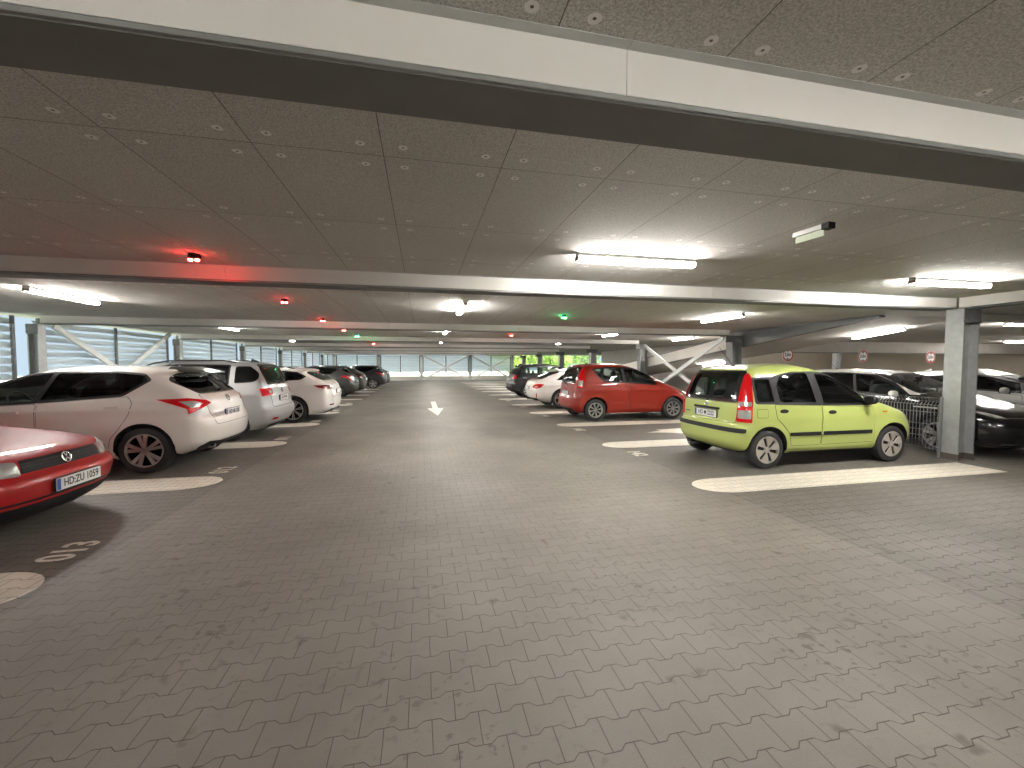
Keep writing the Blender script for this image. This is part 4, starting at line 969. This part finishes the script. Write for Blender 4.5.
# beams
def beam_x(y, x0, x1, label, joint=None):
    r = empty('ceiling_beam', ((x0+x1)/2, y, CE)); tag(r, label, 'beam'); L = (x1-x0)/2
    b = MB(); js = joint or []
    edges = [-L]+[j-(x0+x1)/2 for j in js]+[L]
    for i in range(len(edges)-1): b.box(edges[i]+.0015, 0, BB-CE+.026, edges[i+1]-.0015, .012, -.001)
    b.build('fascia', M['fascia'], r)
    b = MB()
    for i in range(len(edges)-1): b.box(edges[i]+.0015, -.04, -.004, edges[i+1]-.0015, 0, -.001)
    b.build('ceiling_angle', M['galv_light'], r)
    b = MB(); b.box(-L, .008, BB-CE+.0, L, .232, BB-CE+.014); b.box(-L, .108, BB-CE+.014, L, .124, -.003); b.box(-L, -.006, BB-CE+.004, L, .008, BB-CE+.020, mi=1); b.box(-L, .22, BB-CE+.014, L, .232, -.003, mi=1)
    b.build('steel_flange', [M['soffit'], M['galv']], r)
    return r
beam_x(1.34, -8.0, 8.36, 'wide ceiling beam with white fascia crossing the top of the picture, nearest to the camera', [-5.4, .69, 6.8])
bl = ['second nearest ceiling beam, its fascia lit red at the left indicator', 'third nearest ceiling beam, just in front of the ramp girder column', 'fourth nearest ceiling beam', 'fifth nearest ceiling beam', 'sixth nearest ceiling beam', 'seventh nearest ceiling beam', 'farthest ceiling beam before the end wall']
for i, y in enumerate(CY[:7]):
    beam_x(y-.02 if i else 5.03, -8.0, 8.36 if i == 0 else 9.10, bl[i], [-5.4 + 6.1*0, -2.03, 3.9] if i == 0 else [-4.9, -.8, 3.3, 7.0])
r = empty('ceiling_beam', (8.36, 0, CE)); tag(r, 'ceiling beam running along the aisle from the camera side to the nearest right column', 'beam')
b = MB(); b.box(0, -7.9, BB-CE+.026, .012, 5.0, -.001); b.build('fascia', M['fascia'], r)
b = MB(); b.box(.0, -7.9, BB-CE, .28, 5.0, BB-CE+.014); b.box(.27, -7.9, BB-CE+.014, .28, 5.0, -.003); b.build('steel_flange', M['soffit'], r)
b = MB(); b.box(10.85, 6.4, 2.44, 31.9, 6.52, 2.588); tag(b.build('ceiling_beam', M['fascia']), 'slim pale beam under the ceiling right of the nearest right column', 'beam')
b = MB(); b.box(13.95, 15.25, 2.10, 31.9, 15.5, 2.588); b.box(13.95, 15.2, 2.07, 31.9, 15.55, 2.10, mi=1); tag(b.build('ceiling_beam', [M['concrete'], M['galv_dark']]), 'deep beam over the entrance carrying the round height limit signs', 'beam')

# ramp
def zs(y): return 2.05-.12*(y-11.5)
r = empty('vehicle_ramp', (11.4, 18, 0)); tag(r, 'sloping concrete car ramp with steel edge girder rising behind the right-hand columns', 'ramp')
b = MB(); n = 12; ya, yb = 7.02, 27.5
b.prism([(ya, zs(ya)+.0), (yb, zs(yb)), (yb, zs(yb)+.30), (ya+2.45, zs(ya+2.45)+.30), (ya, 2.588)], lambda u, v, d: (d-11.4, u-18, v), 9.62, 12.1); b.build('ramp_slab', M['concrete_light'], r)
b = MB(); b.prism([(ya, zs(ya)-.03), (11.3, zs(11.3)-.03), (11.3, 2.55), (ya, 2.588)], lambda u, v, d: (d-11.4, u-18, v), 9.52, 9.61); b.bar((9.575-11.4, ya-18, zs(ya)-.03), (9.575-11.4, 11.3-18, zs(11.3)-.03), .16, .03)
b.build('edge_girder', M['galv_dark'], r)
b = MB(); b.prism([(11.4, zs(11.4)-.03), (yb, zs(yb)-.03), (yb, zs(yb)+.36), (11.4, zs(11.4)+.36)], lambda u, v, d: (d-11.4, u-18, v), 9.53, 9.61); b.bar((9.575-11.4, 11.4-18, zs(11.4)+.37), (9.575-11.4, yb-18, zs(yb)+.37), .1, .03, mi=1); b.bar((9.575-11.4, 11.4-18, zs(11.4)-.03), (9.575-11.4, yb-18, zs(yb)-.03), .1, .03, mi=1)
b.build('edge_panel', [M['concrete_light'], M['galv_dark']], r)

# tube lamps
def tube_lamp(x, y, z, ax, label, tilt=0., ln=1.24, group=None):
    r = empty('tube_lamp', (x, y, z), 0 if ax == 'x' else PI/2); tag(r, label, 'ceiling light', group)
    if tilt: r.rotation_euler = (0, tilt, PI/2)
    b = MB(); b.box(-ln/2-.012, -.040, -.034, ln/2+.012, .040, 0); b.box(-ln/2-.012, -.042, -.074, -ln/2, .042, -.034, mi=1); b.box(ln/2, -.042, -.074, ln/2+.012, .042, -.034)
    b.build('housing', [M['housing'], M['cap']], r)
    b = MB(); b.prism(rounded([(-.043, -.030), (.043, -.030), (.036, -.076), (-.036, -.076)], .012), lambda u, v, d: (d, u, v), -ln/2+.002, ln/2-.002); d_ = b.build('diffuser', [M['tube_side'], M['tube']], r)
    for p in d_.data.polygons: p.material_index = 1 if p.normal.z < -.8 else 0
    return r
Z = CE
TL = [(2.09, 3.80, 'x', 'lit tube lamp hanging crosswise in the upper middle, in front of the second beam'), (6.5, 3.98, 'x', 'lit tube lamp just left above the nearest right column'),
 (-5.2, 7.55, 'y', 'lit tube lamp at the left edge above the pearl white hatchback'), (.73, 7.66, 'y', 'lit tube lamp over the middle of the aisle, nearest of the aisle row'), (6.45, 8.0, 'y', 'lit tube lamp left of the ramp girder, above the orange red car bonnet'),
 (-5.2, 12.9, 'y', 'lit tube lamp above the silver people carrier'), (.73, 12.9, 'y', 'second lit tube lamp along the middle of the aisle'), (6.2, 12.9, 'y', 'lit tube lamp between the two columns behind the orange red car'),
 (-4.0, -1.8, 'x', 'tube lamp behind the camera on the left'), (2.1, -1.8, 'x', 'tube lamp behind the camera in the middle'), (6.8, -1.8, 'x', 'tube lamp behind the camera on the right'),
 (-4.0, -5.6, 'x', 'rear tube lamp behind the camera on the left'), (2.1, -5.6, 'x', 'rear tube lamp behind the camera in the middle')]
for k, y in enumerate((18.3, 23.6, 28.9, 34.2, 39.5)):
    o = ['third', 'fourth', 'fifth', 'sixth', 'seventh'][k]
    TL += [(-5.2, y, 'y', f'distant lit tube lamp over the left parking row, {o} down the row'), (.86, y, 'y', f'distant lit tube lamp over the aisle, {o} down the row'), (6.3, y, 'y', f'distant lit tube lamp over the right parking row, {o} down the row')]
TL += [(13.6, 12.6, 'y', 'lit tube lamp beyond the ramp, left of the height limit signs')] if 0 else []
for k, (x, y) in enumerate(((25.4, 13.2), (22.0, 4.4), (14.9, 7.6), (22.0, 10.2), (28.5, 7.3), (16.6, 18.3), (22.5, 18.3), (19.5, 23.5), (27.5, 22.0))):
    TL.append((x, y, 'x', 'lit tube lamp in the side hall, ' + ['at the far right edge of the picture', 'near right', 'just right of the nearest column', 'middle right', 'outer right', 'behind the first height sign', 'behind the second height sign', 'at the back', 'at the back right'][k]))
for x, y, ax, lab in TL: tube_lamp(x, y, Z, ax, lab)
tube_lamp(9.98, 14.5, CE, 'y', 'lit tube lamp over the top of the ramp, between the two dark columns')
tube_lamp(11.6, 8.6, zs(8.7)-.004, 'y', 'lit tube lamp fixed under the sloping ramp, above the lime green car', tilt=math.atan(.12))
tube_lamp(11.7, 14.9, zs(15.0)-.004, 'y', 'lit tube lamp fixed low under the ramp, left of the lime green car', tilt=math.atan(.12))

# emergency luminaire
r = empty('emergency_light', (2.99, 2.76, CE), .08); tag(r, 'small slanting emergency exit light on the ceiling at the upper right', 'emergency light')
b = MB(); b.box(-.025, -.13, -.035, .025, .11, 0); b.build('housing', M['housing'], r)
b = MB(); b.box(-.004, -.13, -.085, .004, .10, -.035); b.build('sign_blade', M['exit_green'], r)
b = MB(); b.box(-.035, -.185, -.045, .035, -.13, 0); b.build('junction_box', M['dark'], r)
# bay indicators
def indicator(x, y, c, label):
    r = empty('bay_indicator', (x, y, CE)); tag(r, label, 'indicator light')
    b = MB(); b.lathe([(0, .05), (-.03, .055), (-.05, .045)], 'z', (0, 0, 0), 20); b.build('housing', M['black'], r)
    b = MB()
    for sx in (-.028, .028): b.ell((sx, -.012, -.058), .020, .020, .014, 10, 6)
    b.build('lens', M['led_'+c], r)
for x, y, c, l in ((-2.13, 4.62, 'red', 'red glowing bay indicator above the red hatchback bay, nearest on the left'), (-2.15, 7.4, 'red', 'red bay indicator above the tail of the pearl white hatchback'), (-2.2, 10.3, 'red', 'red bay indicator above the silver people carrier bay'), (-2.2, 12.95, 'red', 'red bay indicator above the white estate on the left'),
    (-2.2, 15.5, 'green', 'green bay indicator on the left, above the empty bays'), (2.98, 8.5, 'green', 'green bay indicator on the right, above the empty bay'), (3.0, 13.9, 'red', 'red bay indicator above the white sloping-roofed estate'), (2.98, 5.6, 'red', 'red bay indicator above the lime green hatchback, hidden behind a beam'), (-2.2, 20.6, 'red', 'red bay indicator far down the left row')): 
    if 'hidden' in l: continue
    indicator(x, y, c, l)

# markings
def lozenge(x0, x1, yc, w, sgn):
    """stripe with a round end at x0"""
    h = w/2; pts = []
    rx = .42
    for i in range(17):
        a = PI/2 + PI*i/16; pts.append((x0+sgn*rx+sgn*rx*math.cos(a), yc+h*math.sin(a)))
    return pts + [(x1, yc-h), (x1, yc+h)]
def decal(name, poly, label, cat, m='paint', z=.003):
    b = MB(); b.prism(poly, lambda u, v, d: (u, v, d), .0005, z); o = b.build(name, M[m]); tag(o, label, cat); return o
on = ['nearest', 'second', 'third', 'fourth', 'fifth', 'sixth', 'seventh', 'eighth', 'ninth', 'tenth', 'eleventh', 'twelfth', 'thirteenth']
for k in range(13):
    y = 4.53+2.745*k
    if y > 41: break
    pl = lozenge(3.35, 8.25, y, .60, 1)
    if k == 0: pl = lozenge(3.33, 8.16, y, .60, 1)
    decal('painted_stripe', pl, f'cream painted bay stripe right of the aisle, {on[k]} from the camera', 'road marking')
for k in range(13):
    y = 3.38+2.70*k
    decal('painted_stripe', lozenge(-2.58, -7.7, y, .64, -1), f'cream painted bay stripe left of the aisle, {on[k]} from the camera', 'road marking')
decal('painted_arrow', [(.37,17.6),(.56,17.6),(.56,14.9),(.75,14.9),(.47,12.7),(.19,14.9),(.37,14.9)], 'white arrow painted in the middle of the aisle, pointing at the camera', 'road marking')
decal('painted_arrow', [(4.98,8.50),(5.42,8.62),(5.38,8.80),(6.25,8.92),(6.25,8.98),(7.2,8.98),(7.2,8.25),(6.0,8.28),(5.9,8.05),(5.5,8.35)], 'partly hidden white arrow painted in the empty bay left of the lime green car', 'road marking')
def number(txt, x, y, rz, lab):
    o = text_mesh('painted_number', txt, .34, M['paint'], None, Matrix.Translation((x, y, .0022)) @ Matrix.Rotation(rz, 4, 'Z'), .0008, .78, .006)
    tag(o, lab, 'road marking')
for k in range(6): number('%03d' % (13-k), -2.82, 3.36+2.70*k+.68, PI/2, f'white painted bay number left of the aisle, {on[k]} from the camera')
for k in range(5): number('%03d' % (142+k), 3.62, 6.50+2.745*k, -PI/2, f'white painted bay number on the right, {on[k]} from the camera')

# fence of welded mesh
r = empty('mesh_fence', (8.28, 8.0, 0)); tag(r, 'galvanised welded mesh fence running from the nearest right column behind the lime green car', 'fence')
for k in range(3):
    b = MB(); y0, y1 = 5.16+k*1.95-8, 5.16+(k+1)*1.95-8-.06; y = y0
    while y < y1: 
        b.bar((0, y, .10), (0, y, .86), .007, .007); b.bar((0, y, .86), (.055, y, .92), .007, .007); b.bar((.055, y, .92), (0, y, .98), .007, .007); y += .05
    for z in (.14, .34, .44, .54, .74, .86, .98):
        for dx in (-.006, .008): b.bar((dx, y0, z), (dx, y1, z), .007, .007)
    b.bar((.055, y0, .92), (.055, y1, .92), .007, .007)
    b.build('mesh_panel', M['fence'], r)
for k in range(4):
    b = MB(); y = 5.14+k*1.95-8-.02*(k > 0); b.box(.02, y-.02, .001, .07, y+.02, 1.0); b.build('post', M['galv_dark'], r)
b = MB(); b.box(-.03, -2.84, .805, -.02, -2.50, .83); b.build('clamp_bar', M['galv'], r)

# height limit signs
def height_sign(x, y, z, lab):
    R_ = .29; r = empty('height_limit_sign', (x, y, z), 0); tag(r, lab, 'sign')
    b = MB(); k = 32; c = lambda rr: [(rr*math.cos(2*PI*i/k), rr*math.sin(2*PI*i/k)) for i in range(k)]
    b.prism(c(R_), lambda u, v, d: (u, -d, v), -.006, .006); b.build('sign_disc', M['sign_white'], r)
    b = MB()
    o_, i_ = c(R_*.96), c(R_*.76); n = k
    vs = [(u, -.008, v) for u, v in o_]+[(u, -.008, v) for u, v in i_]; b.add(vs, [(i, (i+1) % n, n+(i+1) % n, n+i) for i in range(n)]); b.build('red_ring', M['sign_red'], r, fix=False)
    b = MB(); b.prism([(-.07, .205), (.07, .205), (0, .13)], lambda u, v, d: (u, -d, v), .006, .010); b.prism([(-.07, -.205), (.07, -.205), (0, -.13)], lambda u, v, d: (u, -d, v), .006, .010); b.build('arrow_marks', M['plate_ink'], r)
    text_mesh('sign_lettering', '2,0m', .19, M['plate_ink'], r, Matrix.Translation((0, -.0085, 0)) @ Matrix.Rotation(PI/2, 4, 'X'), .001, .9, .004)
    b = MB()
    for sx in (-.12, .12): b.bar((sx, .012, .1), (sx, .012, 2.07-z+.03), .012, .012)
    b.build('hanger', M['galv_dark'], r)
for i, (x, z) in enumerate(((15.4, 1.975), (19.45, 1.925), (23.45, 1.90))):
    height_sign(x, 15.0, z, f'{["left","middle","right"][i]} of three round red and white 2,0m height limit signs')

# ------------------------------------------------------------------ outside
b = MB(); b.box(-60, YE+.35, -.25, 80, 130, -.12); b.box(-60, -20, -.25, -8.8, YE+.35, -.12); tag(b.build('ground', M['asphalt']), kind='structure')
def tree(x, y, h, w, label):
    r = empty('tree', (x, y, -.12)); tag(r, label, 'tree', 'trees outside the far opening')
    b = MB(); b.tube([(0, 0, 0), (.1, 0, h*.3), (0, .1, h*.6)], [.18, .14, .08], 8); b.build('trunk', M['bark'], r)
    me = bpy.data.meshes.new('crown'); vs = []; fs = []
    for i in range(3200):
        a = random.uniform(0, 2*PI); ph = math.acos(random.uniform(-1, 1)); q = random.uniform(.6, 1.)**.5
        lump = 1+.22*math.sin(3*a+x)*math.sin(4*ph)
        c = Vector((w*q*lump*math.sin(ph)*math.cos(a), w*q*lump*math.sin(ph)*math.sin(a), h*.55+h*.42*q*lump*math.cos(ph)))
        u = Vector((random.gauss(0, 1), random.gauss(0, 1), random.gauss(0, 1))).normalized(); v = u.orthogonal().normalized(); s = random.uniform(.10, .22)
        k = len(vs); vs += [c-u*s, c+v*s*.6, c+u*s, c-v*s*.6]; fs.append((k, k+1, k+2, k+3))
    me.from_pydata([tuple(v) for v in vs], [], fs); me.materials.append(M['foliage']); link(bpy.data.objects.new('crown', me), r)
for i, (x, y, h, w) in enumerate(((11.5, 54, 6.5, 2.7), (17, 54, 6, 2.9), (24, 55, 6.5, 3.0), (14.0, 61, 7, 3.1), (21, 62, 7, 3.1)  )):
    tree(x, y, h, w, 'bright green leafy tree outside, ' + ['front row, left of the open gap', 'front row, middle of the open gap', 'front row, right of the open gap', 'back row, between the left pair of front trees', 'back row, between the right pair of front trees', 'behind the right cross of the end wall', 'behind the left cross of the end wall'][i])
sun = bpy.data.lights.new('sun', 'SUN'); sun.energy = 14.0; sun.angle = .03; sun.color = (1, .95, .85)
so = bpy.data.objects.new('sun', sun); so.rotation_euler = (math.radians(35), math.radians(25), 0); link(so)
w = bpy.data.worlds.new('sky'); scene.world = w; w.use_nodes = True
bg = w.node_tree.nodes['Background']; bg.inputs[0].default_value = (.60, .76, .90, 1); bg.inputs[1].default_value = .72

# ------------------------------------------------------------------ camera and view
cam = bpy.data.cameras.new('camera'); co = bpy.data.objects.new('camera', cam); link(co)
cam.sensor_fit = 'HORIZONTAL'; cam.sensor_width = 36; cam.lens = 36*416/1024; cam.clip_start = .05; cam.clip_end = 400
co.location = (0, 0, 1.52); co.rotation_euler = (PI/2-math.atan(18.7/416), 0, -math.radians(12.27))
scene.camera = co
vs_ = scene.view_settings; vs_.view_transform = 'Standard'; vs_.look = 'None'; vs_.gamma = 1; vs_.use_curve_mapping = False; vs_.exposure = 0.5
scene.cycles.use_denoising = True
scene.cycles.max_bounces = 8; scene.cycles.diffuse_bounces = 5; scene.cycles.glossy_bounces = 4; scene.cycles.transparent_max_bounces = 16
scene.cycles.caustics_reflective = False; scene.cycles.sample_clamp_indirect = 6
